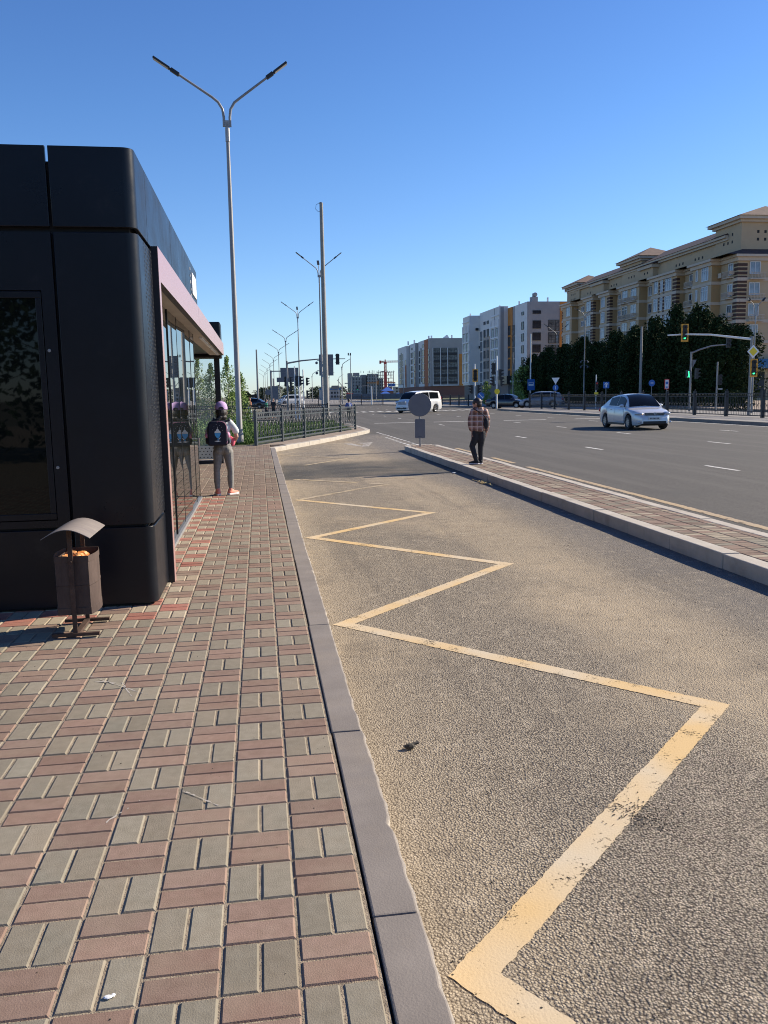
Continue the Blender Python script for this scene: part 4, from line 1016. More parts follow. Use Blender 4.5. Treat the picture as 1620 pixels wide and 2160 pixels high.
SED = dict(L=4.38, W=1.70, wheel=.31, wx=(1.36, -1.19), mat='silver_paint',
    top=[(-2.19, .70), (-2.12, .90), (-1.75, .965), (-1.3, .97), (.6, .925), (1.1, .90), (1.7, .80), (2.0, .70), (2.12, .62), (2.19, .50)],
    wid=[(-2.19, .70), (-2.08, .86), (-1.7, .97), (-.8, 1.0), (.9, 1.0), (1.5, .98), (1.9, .90), (2.1, .76), (2.19, .62)],
    low=[(-2.19, .40), (-2.0, .26), (-1.6, .21), (1.7, .19), (2.05, .20), (2.19, .27)], gh=(1.22, .32, -.60, -1.52), wt=.66, roof=[(-.7, 1.385), (-.3, 1.445), (.05, 1.465), (.4, 1.43)], win=((.86, .02), (-.05, -.86)), extra=sedan_front, spokes=9, tl=.13)
car = make_car('sedan', 'silver sedan with lit headlight driving towards the viewer on the right carriageway', 'car', (16.12, 34.45, ZR), R(-92), SED)
def van_front(t, L, W_):
    for s in (-1, 1):
        h = patch('headlight', 'head_lens', t, (L - .22, s * W_ * .76, .92), (.15, .15, .12), rot=-s * R(35))
    patch('grille', 'grey_car_paint', t, (L - .06, 0, .88), (.05, .42, .13), kind='box')
    patch('lower_intake', 'black_plastic', t, (L - .02, 0, .42), (.05, .55, .08), kind='box')
    patch('number_plate', 'plate', t, (L + .035, 0, .52), (.01, .17, .07), kind='box')
    for s in (-1, 1): patch('fog_light', 'head_lens', t, (L - .06, s * W_ * .74, .48), (.05, .08, .06))
VAN = dict(L=4.79, W=1.80, wheel=.34, wx=(1.55, -1.38), mat='white_car_paint',
    top=[(-2.395, .85), (-2.33, 1.12), (-1.9, 1.16), (.9, 1.14), (1.4, 1.13), (1.85, 1.10), (2.15, .98), (2.32, .78), (2.395, .60)],
    wid=[(-2.395, .86), (-2.28, .96), (-1.7, 1.0), (1.3, 1.0), (1.9, .94), (2.2, .84), (2.395, .66)],
    low=[(-2.395, .34), (-2.0, .24), (1.9, .22), (2.395, .26)], gh=(1.75, .95, -2.10, -2.36), roof=[(-2.2, 1.84), (-1.2, 1.89), (.2, 1.88), (1.0, 1.78)], win=((1.35, .68), (.6, -.55), (-.63, -1.92)), extra=van_front, spokes=5, wt=.78, mir=.55, tl=-.1, tlh=.22)
make_car('minivan', 'white minivan turning left, half hidden behind the round sign on the island', 'van', (14.0, 73.2, ZR), R(180 + 41), VAN)
SED2 = dict(SED); SED2['mat'] = 'black_car_paint'; SED2['extra'] = lambda t, L, W_: patch('grille', 'black_plastic', t, (L - .04, 0, .6), (.03, .4, .06), kind='box')
make_car('black_sedan', 'black sedan waiting beside the white patterned car behind the median railing', 'car', (25.6, 84.6, ZR), R(-40), SED2)
HAT = dict(SED); HAT.update(mat='grey_car_paint', gh=(1.3, .5, -1.7, -2.1), roof=[(-1.75, 1.42), (-.8, 1.52), (.1, 1.53), (.5, 1.48)], win=((.95, .05), (-.02, -.9), (-.98, -1.55)), extra=SED2['extra'])
make_car('hatchback', 'pale grey car with bright tail light behind the left end of the median railing', 'car', (28.0, 80.6, 0.0), R(180 - 28), HAT)
make_car('dark_car', 'dark car parked far behind the lawn railing at the left', 'car', (-1.0, 118, ZR), R(165), SED2)
V2 = dict(VAN); make_car('white_van', 'white van far behind the cluster of traffic signals', 'van', (6.0, 165, ZR), R(200), V2)

# ------------------------------------------------------------------ people
mat('skin', (0.52, 0.29, 0.20), 0.55, c2=(0.48, 0.26, 0.18), scale=20)
mat('hair', (0.018, 0.012, 0.010), 0.5, c2=(0.035, 0.022, 0.016), scale=60, bump=.4, bscale=200, stretch=(1, 1, .2))
mat('cap_lilac', (0.50, 0.33, 0.58), 0.8, bump=.1)
mat('tshirt', (0.66, 0.68, 0.66), 0.85, c2=(0.58, 0.62, 0.60), scale=9, bump=.4, bscale=25)
mat('leggings', (0.25, 0.235, 0.215), 0.85, c2=(0.20, 0.19, 0.175), scale=14, bump=.5, bscale=28, stretch=(1, 1, 2.2))
mat('salmon', (0.80, 0.26, 0.17), 0.7)
mat('sole_white', (0.75, 0.68, 0.66), 0.6)
mat('pack_navy', (0.006, 0.008, 0.022), 0.7, c2=(0.009, 0.011, 0.028), scale=12)
mat('pack_pink', (0.72, 0.28, 0.42), 0.6)
mat('pink_red', (0.78, 0.12, 0.18), 0.75)
mat('print_white', (0.75, 0.75, 0.72), 0.7)
mat('print_blue', (0.08, 0.38, 0.72), 0.7)
mat('black_cloth', (0.012, 0.013, 0.018), 0.8, c2=(0.02, 0.02, 0.026), scale=10, bump=.4, bscale=30)
mat('blue_cloth', (0.06, 0.10, 0.32), 0.8)
mat('orange_cloth', (0.75, 0.32, 0.14), 0.8)
mat('green_cloth', (0.05, 0.30, 0.16), 0.8)
def plaid(name):
    m = bpy.data.materials.new(name); m.use_nodes = True; n = m.node_tree; p = n.nodes['Principled BSDF']; L = n.links.new; N = n.nodes.new
    tc = N('ShaderNodeTexCoord'); sp = N('ShaderNodeSeparateXYZ'); L(tc.outputs['Object'], sp.inputs[0])
    def band(src, per, w_, ph=0):
        a = N('ShaderNodeMath'); a.operation = 'ADD'; L(src, a.inputs[0]); a.inputs[1].default_value = ph + 10
        q = N('ShaderNodeMath'); q.operation = 'MODULO'; L(a.outputs[0], q.inputs[0]); q.inputs[1].default_value = per
        r = N('ShaderNodeMath'); r.operation = 'LESS_THAN'; L(q.outputs[0], r.inputs[0]); r.inputs[1].default_value = w_; return r.outputs[0]
    def mix(f, a, b):
        x = N('ShaderNodeMix'); x.data_type = 'RGBA'; L(f, x.inputs['Factor'])
        for k, q in (('A', a), ('B', b)):
            if isinstance(q, tuple): x.inputs[k].default_value = (*q, 1)
            else: L(q, x.inputs[k])
        return x.outputs['Result']
    def half(f, s):
        x = N('ShaderNodeMath'); x.operation = 'MULTIPLY'; L(f, x.inputs[0]); x.inputs[1].default_value = s; return x.outputs[0]
    c = mix(half(band(sp.outputs[2], .115, .05), .8), (.46, .23, .16), (.19, .11, .085))
    c = mix(half(band(sp.outputs[0], .11, .045), .45), c, (.08, .045, .04))
    c = mix(half(band(sp.outputs[2], .115, .022, .03), .85), c, (.62, .50, .44))
    c = mix(half(band(sp.outputs[0], .11, .02, .035), .6), c, (.62, .50, .44))
    L(c, p.inputs['Base Color']); p.inputs['Roughness'].default_value = .9; M[name] = m
plaid('plaid')
def capsule_(b, p0, r0, p1, r1, n=12):
    p0, p1 = Vector(p0), Vector(p1); d = p1 - p0
    if d.length < 1e-5: return b.ell(p0, r0)
    t = d.normalized(); pts, rs = [], []
    for k in range(1, 5):
        a = math.pi / 2 * k / 5; pts.append(p0 - t * r0 * math.cos(a)); rs.append(r0 * math.sin(a))
    pts.append(p0); rs.append(r0); pts.append(p1); rs.append(r1)
    for k in range(4, 0, -1):
        a = math.pi / 2 * k / 5; pts.append(p1 + t * r1 * math.cos(a)); rs.append(r1 * math.sin(a))
    b.tube(pts, rs, n)
def chain(b, pts):
    for (p, r), (q, s) in zip(pts, pts[1:]): capsule_(b, p, r, q, s)
def fleshy(b, name, m, parent, vox=.008, it=6):
    o = b.build(name, m, parent, smooth=True)
    r = o.modifiers.new('r', 'REMESH'); r.mode = 'VOXEL'; r.voxel_size = vox; r.use_smooth_shade = True
    s = o.modifiers.new('s', 'SMOOTH'); s.iterations = it; s.factor = .5
    baked(o); o.data.polygons.foreach_set('use_smooth', [True] * len(o.data.polygons)); return o
def hand(b, w_, d, side, s=1.0, curl=.5, n=(0, 1, 0)):
    """palm from wrist w_ along d, five separate fingers; side = thumb direction"""
    w_, d, n = Vector(w_), Vector(d).normalized(), Vector(n).normalized(); a = d.cross(n).normalized()
    if a.dot(Vector(side)) < 0: a = -a
    n = a.cross(d).normalized() * (1 if a.cross(d).dot(n) >= 0 else -1)
    for i in range(4):
        u = (i - 1.5) * .017 * s; capsule_(b, w_ + a * u * .6, .013 * s, w_ + d * .065 * s + a * u, .010 * s, 8)
        k = w_ + d * .068 * s + a * u; ln = (.062, .070, .066, .052)[i] * s if True else 0
        k2 = k + (d * (1 - curl * .4) + n * curl * .5).normalized() * ln * .45
        k3 = k2 + (d * (1 - curl) + n * curl).normalized() * ln * .32; k4 = k3 + (d * (1 - 1.4 * curl) + n * curl * 1.2).normalized() * ln * .25
        chain(b, [(k, .0085 * s), (k2, .0078 * s), (k3, .0070 * s), (k4, .006 * s)])
    k = w_ + d * .02 * s + a * .028 * s; k2 = k + (d * .7 + a * .7 + n * .2).normalized() * .032 * s; k3 = k2 + (d + n * .3).normalized() * .026 * s
    chain(b, [(w_ + d * .01 * s, .013 * s), (k, .012 * s), (k2, .010 * s), (k3, .008 * s)])

# --- the girl: back to us, standing, weight on both legs
az = math.atan2(-.59, 13.0)
g = thing('person', 'girl in lilac cap with navy backpack and grey leggings standing on the pavement', 'person', (-.585, 13.02, 0), -az)
b = MB()
LA, RA = (-.108, 0, .075), (.098, 0, .075); LK, RK = (-.108, -.005, .37), (.103, .0, .37); LH, RH = (-.075, 0, .66), (.078, 0, .66)
for A_, K_, H_ in ((LA, LK, LH), (RA, RK, RH)): chain(b, [(A_, .030), ((A_[0], .01, .22), .046), (K_, .044), (H_, .075)])
b.ell((0, 0, .73), (.135, .095, .10)); b.ell((0, 0, .86), (.115, .08, .12)); b.ell((0, 0, 1.0), (.125, .085, .12)); b.ell((0, 0, 1.08), (.13, .07, .07))
chain(b, [((0, .01, 1.08), .05), ((.0, .015, 1.19), .042)])
b.ell((.0, .02, 1.285), (.075, .09, .105)); b.ell((.01, .095, 1.27), (.016, .02, .02)); b.ell((.0, .075, 1.225), (.05, .03, .035))
for s in (-1, 1): b.ell((s * .078, .02, 1.27), (.012, .02, .03))
for s in (-1, 1):
    b.ell((s * .032, .103, 1.292), (.012, .006, .008)); b.ell((s * .012, .1, 1.235), (.014, .008, .005))
chain(b, [((.13, 0, 1.12), .042), ((.185, -.01, 1.02), .036), ((.215, -.015, .90), .030), ((.175, .10, .80), .024)]); hand(b, (.17, .11, .795), (-.4, .6, -.25), (-.2, .2, 1), .86, .6, (-.6, -.2, 0))
chain(b, [((-.13, 0, 1.12), .042), ((-.19, .0, 1.02), .034), ((-.19, .03, .90), .028), ((-.15, .13, .84), .022)]); hand(b, (-.145, .14, .842), (.3, .7, .1), (0, 0, 1), .86, .7, (.6, 0, 0))
for s, dx in ((-1, -.01), (1, .05)): chain(b, [((s * .10, 0, .075), .028), ((s * .10 + dx, .07, .035), .025)])
fleshy(b, 'body', 'skin', g, .005, 3)
b = MB()
for A_, K_, H_ in ((LA, LK, LH), (RA, RK, RH)): chain(b, [((A_[0], 0, .105), .037), ((A_[0], .008, .23), .050), ((K_[0], K_[1], .38), .049), ((H_[0] * 1.08, 0, .56), .070), ((H_[0], 0, .66), .080)])
b.ell((0, 0, .735), (.145, .102, .11)); b.ell((-.06, -.035, .70), (.07, .07, .08)); b.ell((.06, -.035, .70), (.07, .07, .08))
fleshy(b, 'leggings', 'leggings', g, .007, 3)
b = MB(); b.ell((0, 0, .84), (.135, .098, .10)); b.ell((0, 0, .93), (.13, .095, .12)); b.ell((0, 0, 1.03), (.138, .095, .10)); b.ell((0, 0, 1.10), (.14, .078, .055))
for s in (-1, 1): chain(b, [((s * .12, 0, 1.115), .052), ((s * .185, -.008, 1.03), .050), ((s * .205, -.01, .985), .053)])
fleshy(b, 'tshirt', 'tshirt', g, .007, 3)
b = MB(); chain(b, [((.12, .06, .88), .03), ((.165, .03, .84), .036), ((.155, .0, .775), .024)]); fleshy(b, 'pink_jacket', 'pink_red', g, .008, 3)
b = MB(); b.ell((0, -.005, 1.27), (.088, .092, .10)); b.ell((0, -.03, 1.20), (.083, .06, .055)); chain(b, [((-.02, -.06, 1.2), .04), ((-.07, -.08, 1.15), .035), ((-.09, -.06, 1.10), .02)]); fleshy(b, 'hair', 'hair', g, .006, 2)
b = MB(); n = 20
prof = [(.097, 0), (.099, .03), (.095, .06), (.083, .09), (.06, .112), (.03, .124), (0, .127)]
b.lathe(prof, n, 'z'); b.ell((0, 0, .128), (.012, .012, .008), 8, 5)
o = b.build('cap', 'cap_lilac', g, auto=50); o.location = (0, .012, 1.315); o.rotation_euler = (R(-4), 0, 0); o.scale = (.96, 1.05, 1.0)
b = MB(); vs = []
for k in range(9):
    a = R(-60 + 120 * k / 8); vs += [(.092 * math.sin(a), .092 * math.cos(a), 0), (.09 * math.sin(a), .092 * math.cos(a) + .085 * math.cos(a * 1.2), -.02)]
b.add(vs, [(2 * k, 2 * k + 1, 2 * k + 3, 2 * k + 2) for k in range(8)]); b.build('peak', 'cap_lilac', o)
b = MB()
for k in range(8):
    a0, a1 = R(180 + 180 * k / 8), R(180 + 180 * (k + 1) / 8)
    b.add([(.045 * math.cos(a0), -.1005, .005), (.045 * math.cos(a1), -.1005, .005), (.045 * math.cos(a1), -.1002, .005 - .033 * math.sin(a1)), (.045 * math.cos(a0), -.1002, .005 - .033 * math.sin(a0))], [(0, 1, 2, 3)])
b.build('cap_opening', 'hair', o)
# backpack
b = MB(); pw, px0 = .150, -.07
out = []
for k in range(40):
    a = 2 * math.pi * k / 40; c, s = math.cos(a), math.sin(a); e = .42 if s > 0 else .22
    out.append((px0 + pw * (abs(c) ** e) * (1 if c > 0 else -1), .965 + (.185 if s > 0 else .19) * (abs(s) ** (.62 if s > 0 else .22)) * (1 if s > 0 else -1)))
b.prism(out, -.235, -.095, 'y'); bp = b.build('backpack', 'pack_navy', g, bevel=.028, seg=4, auto=60)
b = MB(); m_ = [((x - px0) * .93 + px0, (z - .965) * .94 + .965) for x, z in out]
b.tube([(x, -.230, z) for x, z in m_ if z > .80 and x > px0 - .06], .0042, 6); b.build('piping', 'pack_pink', bp)
for s in (-1, 1):
    b = MB(); b.ell((px0 + s * (pw + .004), -.15, .93), (.035, .055, .05)); b.build('side_pocket', 'pack_pink', bp, smooth=True)
    b = MB(); b.ell((px0 + s * (pw + .002), -.15, .855), (.035, .055, .06)); b.build('side_pocket', 'pack_navy', bp, smooth=True)
b = MB(); b.tube([(.05 + px0, -.11, 1.13), (.11, -.09, 1.155), (.12, -.01, 1.175), (.11, .06, 1.12), (.1, .09, 1.0)], .018, 8); b.tube([(-.05 + px0, -.11, 1.13), (-.12, -.09, 1.155), (-.12, -.01, 1.175), (-.11, .06, 1.12), (-.1, .09, 1.0)], .018, 8); b.tube([(px0 - .03, -.14, 1.14), (px0 - .03, -.15, 1.175), (px0 + .03, -.15, 1.175), (px0 + .03, -.14, 1.14)], .008, 6); b.build('strap', 'pack_navy', bp)
yb = -.2362
def flat(b, pts, y): b.add([(x, y, z) for x, z in pts], [tuple(range(len(pts)))])
b = MB(); cx, cz = px0 + .002, .965
flat(b, [(cx - .047, cz + .005), (cx + .047, cz + .005), (cx + .04, cz + .03), (cx + .022, cz + .04), (cx + .016, cz + .058), (cx, cz + .068), (cx - .016, cz + .058), (cx - .024, cz + .04), (cx - .042, cz + .028)], yb)
flat(b, [(cx - .055, cz - .118), (cx, cz - .13), (cx + .05, cz - .118), (cx, cz - .109)], yb); flat(b, [(cx + .01, cz - .075), (cx + .045, cz - .06), (cx + .02, cz - .095)], yb)
for x, z in ((-.05, .10), (-.015, .13), (.03, .115), (.06, .09), (-.075, .055), (.075, .045), (.0, .095)): flat(b, [(cx + x - .004, cz + z), (cx + x, cz + z - .004), (cx + x + .004, cz + z), (cx + x, cz + z + .004)], yb)
b.tube([(cx, yb, cz + .066), (cx, yb, cz + .095)], .0025, 5); b.build('print_cream', 'print_white', bp)
b = MB(); flat(b, [(cx - .045, cz + .003), (cx - .042, cz - .03), (cx - .022, cz - .06), (cx - .004, cz - .075), (cx + .016, cz - .07), (cx + .034, cz - .04), (cx + .045, cz + .003)], yb); flat(b, [(cx - .0, cz - .072), (cx + .012, cz - .095), (cx + .012, cz - .11), (cx - .006, cz - .1)], yb); b.build('print_cup', 'print_blue', bp)
for s, rot in ((-1, R(12)), (1, R(-48))):
    b = MB(); chain(b, [((0, -.03, .045), .036), ((0, .03, .042), .034), ((0, .10, .032), .028), ((0, .135, .028), .022)]); chain(b, [((0, -.02, .05), .036), ((0, -.01, .085), .033)])
    sh = fleshy(b, 'shoe', 'salmon', g, .005, 3); sh.location = (s * .10, -.005, 0); sh.rotation_euler = (0, 0, rot)
    b = MB(); sole = [(-.034, -.055), (-.02, -.068), (.02, -.068), (.034, -.055), (.036, 0), (.040, .08), (.030, .135), (.0, .155), (-.030, .135), (-.038, .08), (-.034, 0)]
    b.prism(sole, .001, .028); b.build('sole', 'sole_white', sh, bevel=.006)
# --- the boy on the island, head turned to the left
az = math.atan2(4.56, 17.04)
p_ = thing('person', 'boy in plaid hooded shirt and black trousers standing on the traffic island', 'person', (4.52, 17.02, .012), -az)
b = MB(); K = .97
LA, RA = (-.03, -.03, .08), (.055, .04, .08); LK, RK = (-.125, .01, .38), (.055, .03, .36); LH, RH = (-.055, 0, .66), (.07, .01, .66)
for A_, K_, H_ in ((LA, LK, LH), (RA, RK, RH)): chain(b, [(A_, .032), (K_, .045), (H_, .075)])
b.ell((.01, 0, .72), (.125, .095, .10)); b.ell((.015, 0, .86), (.11, .085, .12)); b.ell((.02, 0, 1.0), (.125, .09, .12)); b.ell((.02, 0, 1.09), (.13, .07, .06))
chain(b, [((.01, .0, 1.08), .046), ((-.0, .0, 1.18), .042)])
hc = Vector((-.015, 0, 1.275)); hr = Matrix.Rotation(R(68), 3, 'Z')
def hl(x, y, z): return hc + hr @ Vector((x, y, z))
b.ell(hc, (.074, .092, .105), 16, 12, hr); b.ell(hl(0, .098, -.01), (.013, .02, .018), 8, 6, hr); b.ell(hl(0, .06, -.06), (.045, .04, .035), 10, 6, hr)
for s in (-1, 1): b.ell(hl(s * .077, 0, -.01), (.010, .02, .028), 8, 6, hr); b.ell(hl(s * .03, .088, .008), (.012, .008, .008), 8, 6, hr); b.ell(hl(s * .012, .092, -.048), (.014, .008, .005), 8, 6, hr)
chain(b, [((-.10, 0, 1.10), .045), ((-.15, -.01, .95), .036), ((-.145, -.02, .80), .028), ((-.13, -.03, .70), .024)]); hand(b, (-.128, -.032, .69), (.02, -.1, -1), (.3, .3, 0), .9, .35, (.7, 0, 0))
chain(b, [((.14, 0, 1.10), .045), ((.19, .01, .95), .036), ((.19, .03, .80), .028), ((.175, .06, .67), .024)]); hand(b, (.174, .062, .66), (-.05, .2, -1), (-.3, .3, 0), .9, .35, (-.7, 0, 0))
fleshy(b, 'body', 'skin', p_, .005, 3)
b = MB()
for A_, K_, H_ in ((LA, LK, LH), (RA, RK, RH)): chain(b, [((A_[0], A_[1], .07), .048), ((A_[0] * .6 + K_[0] * .4, A_[1], .19), .052), (K_, .060), ((H_[0] * 1.05, H_[1], .54), .080), (H_, .088)])
b.ell((.0, 0, .71), (.135, .10, .10)); fleshy(b, 'trousers', 'black_cloth', p_, .008, 3)
b = MB(); b.ell((.012, 0, .74), (.148, .115, .09)); b.ell((.015, 0, .84), (.145, .115, .13)); b.ell((.02, 0, .98), (.148, .11, .13)); b.ell((.02, 0, 1.10), (.15, .085, .07))
chain(b, [((-.10, 0, 1.11), .062), ((-.155, -.02, .95), .060), ((-.16, -.04, .82), .054), ((-.142, -.035, .735), .044)])
chain(b, [((.15, 0, 1.11), .062), ((.20, .01, .95), .056), ((.20, .03, .82), .048), ((.18, .055, .72), .042)])
fleshy(b, 'plaid_shirt', 'plaid', p_, .008, 3)
b = MB(); b.ell((.02, -.055, 1.135), (.10, .06, .055)); chain(b, [((-.07, -.01, 1.165), .035), ((-.03, -.06, 1.15), .04), ((.07, -.06, 1.15), .04), ((.10, .0, 1.165), .035)]); fleshy(b, 'hood', 'plaid', p_, .008, 3)
b = MB(); b.ell(hc + Vector((0, 0, .025)), (.084, .098, .095), 16, 12, hr); b.ell(hl(0, -.035, -.02), (.075, .068, .075), 12, 8, hr)
hb = fleshy(b, 'hair', 'hair', p_, .006, 2)
b = MB(); b.ell((.17, -.085, .86), (.055, .05, .12)); fleshy(b, 'shoulder_bag', 'black_cloth', p_, .008, 3)
b = MB(); b.tube([(.18, -.08, .95), (.1, -.115, 1.05), (-.03, -.12, 1.13), (-.1, -.06, 1.17)], .010, 6); b.build('bag_strap', 'black_cloth', p_)
for (x, y, rot) in ((-.035, -.03, R(62)), (.055, .035, R(20))):
    b = MB(); chain(b, [((0, -.03, .05), .038), ((0, .04, .045), .037), ((0, .12, .032), .03), ((0, .16, .028), .024)]); sh = fleshy(b, 'shoe', 'black_cloth', p_, .006, 3); sh.location = (x, y, 0); sh.rotation_euler = (0, 0, rot)
    b = MB(); b.prism([(-.036, -.06), (0, -.075), (.036, -.06), (.042, .09), (.03, .155), (0, .178), (-.03, .155), (-.042, .09)], .001, .026); b.build('sole', 'sole_white', sh, bevel=.006)
# --- passers-by farther off
def walker(label, loc, rz, h, shirt, legs, hairm='hair', stride=.12):
    t = thing('person', label, 'person', loc, rz); k = h / 1.5
    b = MB()
    for s in (-1, 1): chain(b, [((s * .07 * k, s * stride * k, .06 * k), .034 * k), ((s * .075 * k, (s * stride * .5 + .03) * k, .40 * k), .048 * k), ((s * .07 * k, 0, .76 * k), .075 * k)])
    b.ell((0, 0, .85 * k), (.13 * k, .09 * k, .12 * k)); b.ell((0, 0, 1.05 * k), (.14 * k, .09 * k, .18 * k)); chain(b, [((0, 0, 1.2 * k), .045 * k), ((0, .01, 1.3 * k), .04 * k)])
    b.ell((0, .01, 1.385 * k), (.075 * k, .09 * k, .108 * k)); b.ell((0, .1 * k, 1.38 * k), (.014 * k, .02 * k, .016 * k))
    for s in (-1, 1): 
        chain(b, [((s * .15 * k, 0, 1.17 * k), .042 * k), ((s * .2 * k, -s * .03 * k, .98 * k), .034 * k), ((s * .19 * k, (-s * .08 + .05) * k, .80 * k), .025 * k)]); hand(b, (s * .19 * k, (-s * .08 + .05) * k, .79 * k), (0, .1, -1), (-s * .3, .3, 0), .9 * k, .4, (-s * .7, 0, 0))
        chain(b, [((s * .07 * k, s * stride * k, .05 * k), .034 * k), ((s * .07 * k, (s * stride + .10) * k, .035 * k), .026 * k)])
    fleshy(b, 'body', 'skin', t, .011, 2)
    b = MB()
    for s in (-1, 1): chain(b, [((s * .07 * k, s * stride * k, .10 * k), .045 * k), ((s * .075 * k, (s * stride * .5 + .03) * k, .40 * k), .058 * k), ((s * .07 * k, 0, .76 * k), .088 * k)])
    b.ell((0, 0, .84 * k), (.14 * k, .10 * k, .10 * k)); fleshy(b, 'trousers', legs, t, .014, 2)
    b = MB(); b.ell((0, 0, .95 * k), (.15 * k, .11 * k, .14 * k)); b.ell((0, 0, 1.10 * k), (.155 * k, .10 * k, .14 * k))
    for s in (-1, 1): chain(b, [((s * .14 * k, 0, 1.18 * k), .055 * k), ((s * .2 * k, -s * .03 * k, 1.0 * k), .05 * k)])
    fleshy(b, 'shirt', shirt, t, .014, 2)
    b = MB(); b.ell((0, -.008 * k, 1.41 * k), (.083 * k, .095 * k, .095 * k)); b.ell((0, -.04 * k, 1.36 * k), (.07 * k, .06 * k, .07 * k)); fleshy(b, 'hair', hairm, t, .012, 2)
    return t
walker('child in blue and white top and dark trousers at the end of the railing', (5.6, 52.9, ZR), R(15), 1.42, 'blue_cloth', 'black_cloth')
t = bpy.data.objects['person.002'] if 'person.002' in bpy.data.objects else None
if t:
    b = MB(); b.ell((.03, -.10, .98), (.05, .03, .13), 10, 6); b.bar((-.08, -.11, 1.15), (.09, -.105, .86), .04, .02); b.build('white_stripe', 'print_white', t)
mat('auburn', (0.16, 0.06, 0.03), .6)
walker('person with auburn hair in orange top far behind the lawn railing', (-.72, 62, ZR), R(-60), 1.58, 'orange_cloth', 'tshirt', 'auburn')
walker('person in green and white top far behind the lawn railing', (.48, 62.4, ZR), R(-70), 1.45, 'green_cloth', 'black_cloth')
walker('person in dark clothes among the poles behind the lawn railing', (1.05, 64.5, ZR), R(160), 1.5, 'black_cloth', 'black_cloth')

# ================================================================== BUILDINGS
mat('beige_wall', (0.52, 0.385, 0.235), 0.9, c2=(0.47, 0.35, 0.215), scale=.5, bump=.2, bscale=4)
mat('tan_wall', (0.42, 0.275, 0.13), 0.9, c2=(0.385, 0.25, 0.12), scale=.5)
mat('trim', (0.58, 0.48, 0.365), 0.85, c2=(0.51, 0.425, 0.325), scale=.6)
mat('quoin_brown', (0.075, 0.040, 0.030), 0.85)
mat('roof_brown', (0.075, 0.045, 0.042), 0.8, c2=(0.05, 0.03, 0.03), scale=1.2)
mat('roof_tile', (0.15, 0.095, 0.07), 0.85, c2=(0.10, 0.065, 0.05), scale=1.5)
mat('win_frame', (0.62, 0.63, 0.62), 0.5)
mat('win_dark_frame', (0.02, 0.022, 0.026), 0.5)
mat('win_glass', (0.10, 0.13, 0.16), 0.04, spec=.9, c2=(0.34, 0.37, 0.40), scale=.35)
mat('win_glass_dark', (0.010, 0.013, 0.019), 0.22, spec=.25, c2=(0.03, 0.04, 0.055), scale=.4)
mat('win_orange', (0.45, 0.20, 0.08), 0.3)
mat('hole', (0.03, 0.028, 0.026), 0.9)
mat('white_clad', (0.74, 0.71, 0.66), 0.7, c2=(0.68, 0.65, 0.60), scale=.4)
mat('grey_clad', (0.36, 0.345, 0.33), 0.75, c2=(0.32, 0.305, 0.295), scale=.4)
mat('warm_clad', (0.48, 0.40, 0.32), 0.75, c2=(0.30, 0.275, 0.25), scale=.4)
mat('orange_clad', (0.62, 0.23, 0.04), 0.7, c2=(0.46, 0.185, 0.04), scale=.5)
mat('rust_clad', (0.42, 0.13, 0.045), 0.75)
mat('pale_beam', (0.75, 0.75, 0.74), 0.7)
mat('balcony_glass', (0.03, 0.04, 0.05), 0.15, spec=.35, c2=(0.20, 0.22, 0.22), scale=.9)
mat('stone_base', (0.16, 0.14, 0.125), 0.85)
mat('concrete', (0.33, 0.32, 0.31), 0.95, c2=(0.26, 0.25, 0.245), scale=.35)
mat('crane_red', (0.50, 0.06, 0.05), 0.6)
mat('crane_pale', (0.72, 0.38, 0.36), 0.6)
mat('roof_blue', (0.05, 0.14, 0.45), 0.6)
mat('site_orange', (0.45, 0.19, 0.07), 0.8)
mat('shed_wall', (0.42, 0.42, 0.42), 0.8)
mat('shop_blue', (0.01, 0.12, 0.28), 0.5)
mat('brick_red', (0.22, 0.10, 0.07), 0.9)
WCACHE = {}
def window(par, x, y, z, w_, h_, face='W', frame='win_frame', glass='win_glass', nx=2, ny=1, tr=True, cut=.72):
    """one window: frame and mullions as a part, its pane a sub-part. Built facing -Y, turned for W"""
    key = (round(w_, 2), round(h_, 2), frame, glass, nx, ny)
    if key not in WCACHE:
        b = MB(); e = .09
        b.box((-w_ / 2, -.08, -h_ / 2), (-w_ / 2 + e, .02, h_ / 2)); b.box((w_ / 2 - e, -.08, -h_ / 2), (w_ / 2, .02, h_ / 2))
        b.box((-w_ / 2 + e, -.08, h_ / 2 - e), (w_ / 2 - e, .02, h_ / 2)); b.box((-w_ / 2 + e, -.08, -h_ / 2), (w_ / 2 - e, .02, -h_ / 2 + e))
        for k in range(1, nx): xx = -w_ / 2 + w_ * k / nx; b.box((xx - .04, -.07, -h_ / 2 + e), (xx + .04, .01, h_ / 2 - e))
        for k in range(1, ny): zz = -h_ / 2 + h_ * cut * k / max(1, ny - 1); b.box((-w_ / 2 + e, -.066, zz - .035), (w_ / 2 - e, .005, zz + .035))
        f = b.build('window', frame); b = MB(); b.box((-w_ / 2 + .02, -.03, -h_ / 2 + .02), (w_ / 2 - .02, .015, h_ / 2 - .02)); g_ = b.build('pane', glass)
        WCACHE[key] = (f.data, g_.data); bpy.data.objects.remove(f); bpy.data.objects.remove(g_)
    fd, gd = WCACHE[key]
    f = bpy.data.objects.new('window', fd); COL.objects.link(f); f.parent = par; f.location = (x, y, z); f.rotation_euler = (0, 0, R(-90) if face == 'W' else 0)
    p = bpy.data.objects.new('pane', gd); COL.objects.link(p); p.parent = f
    return f
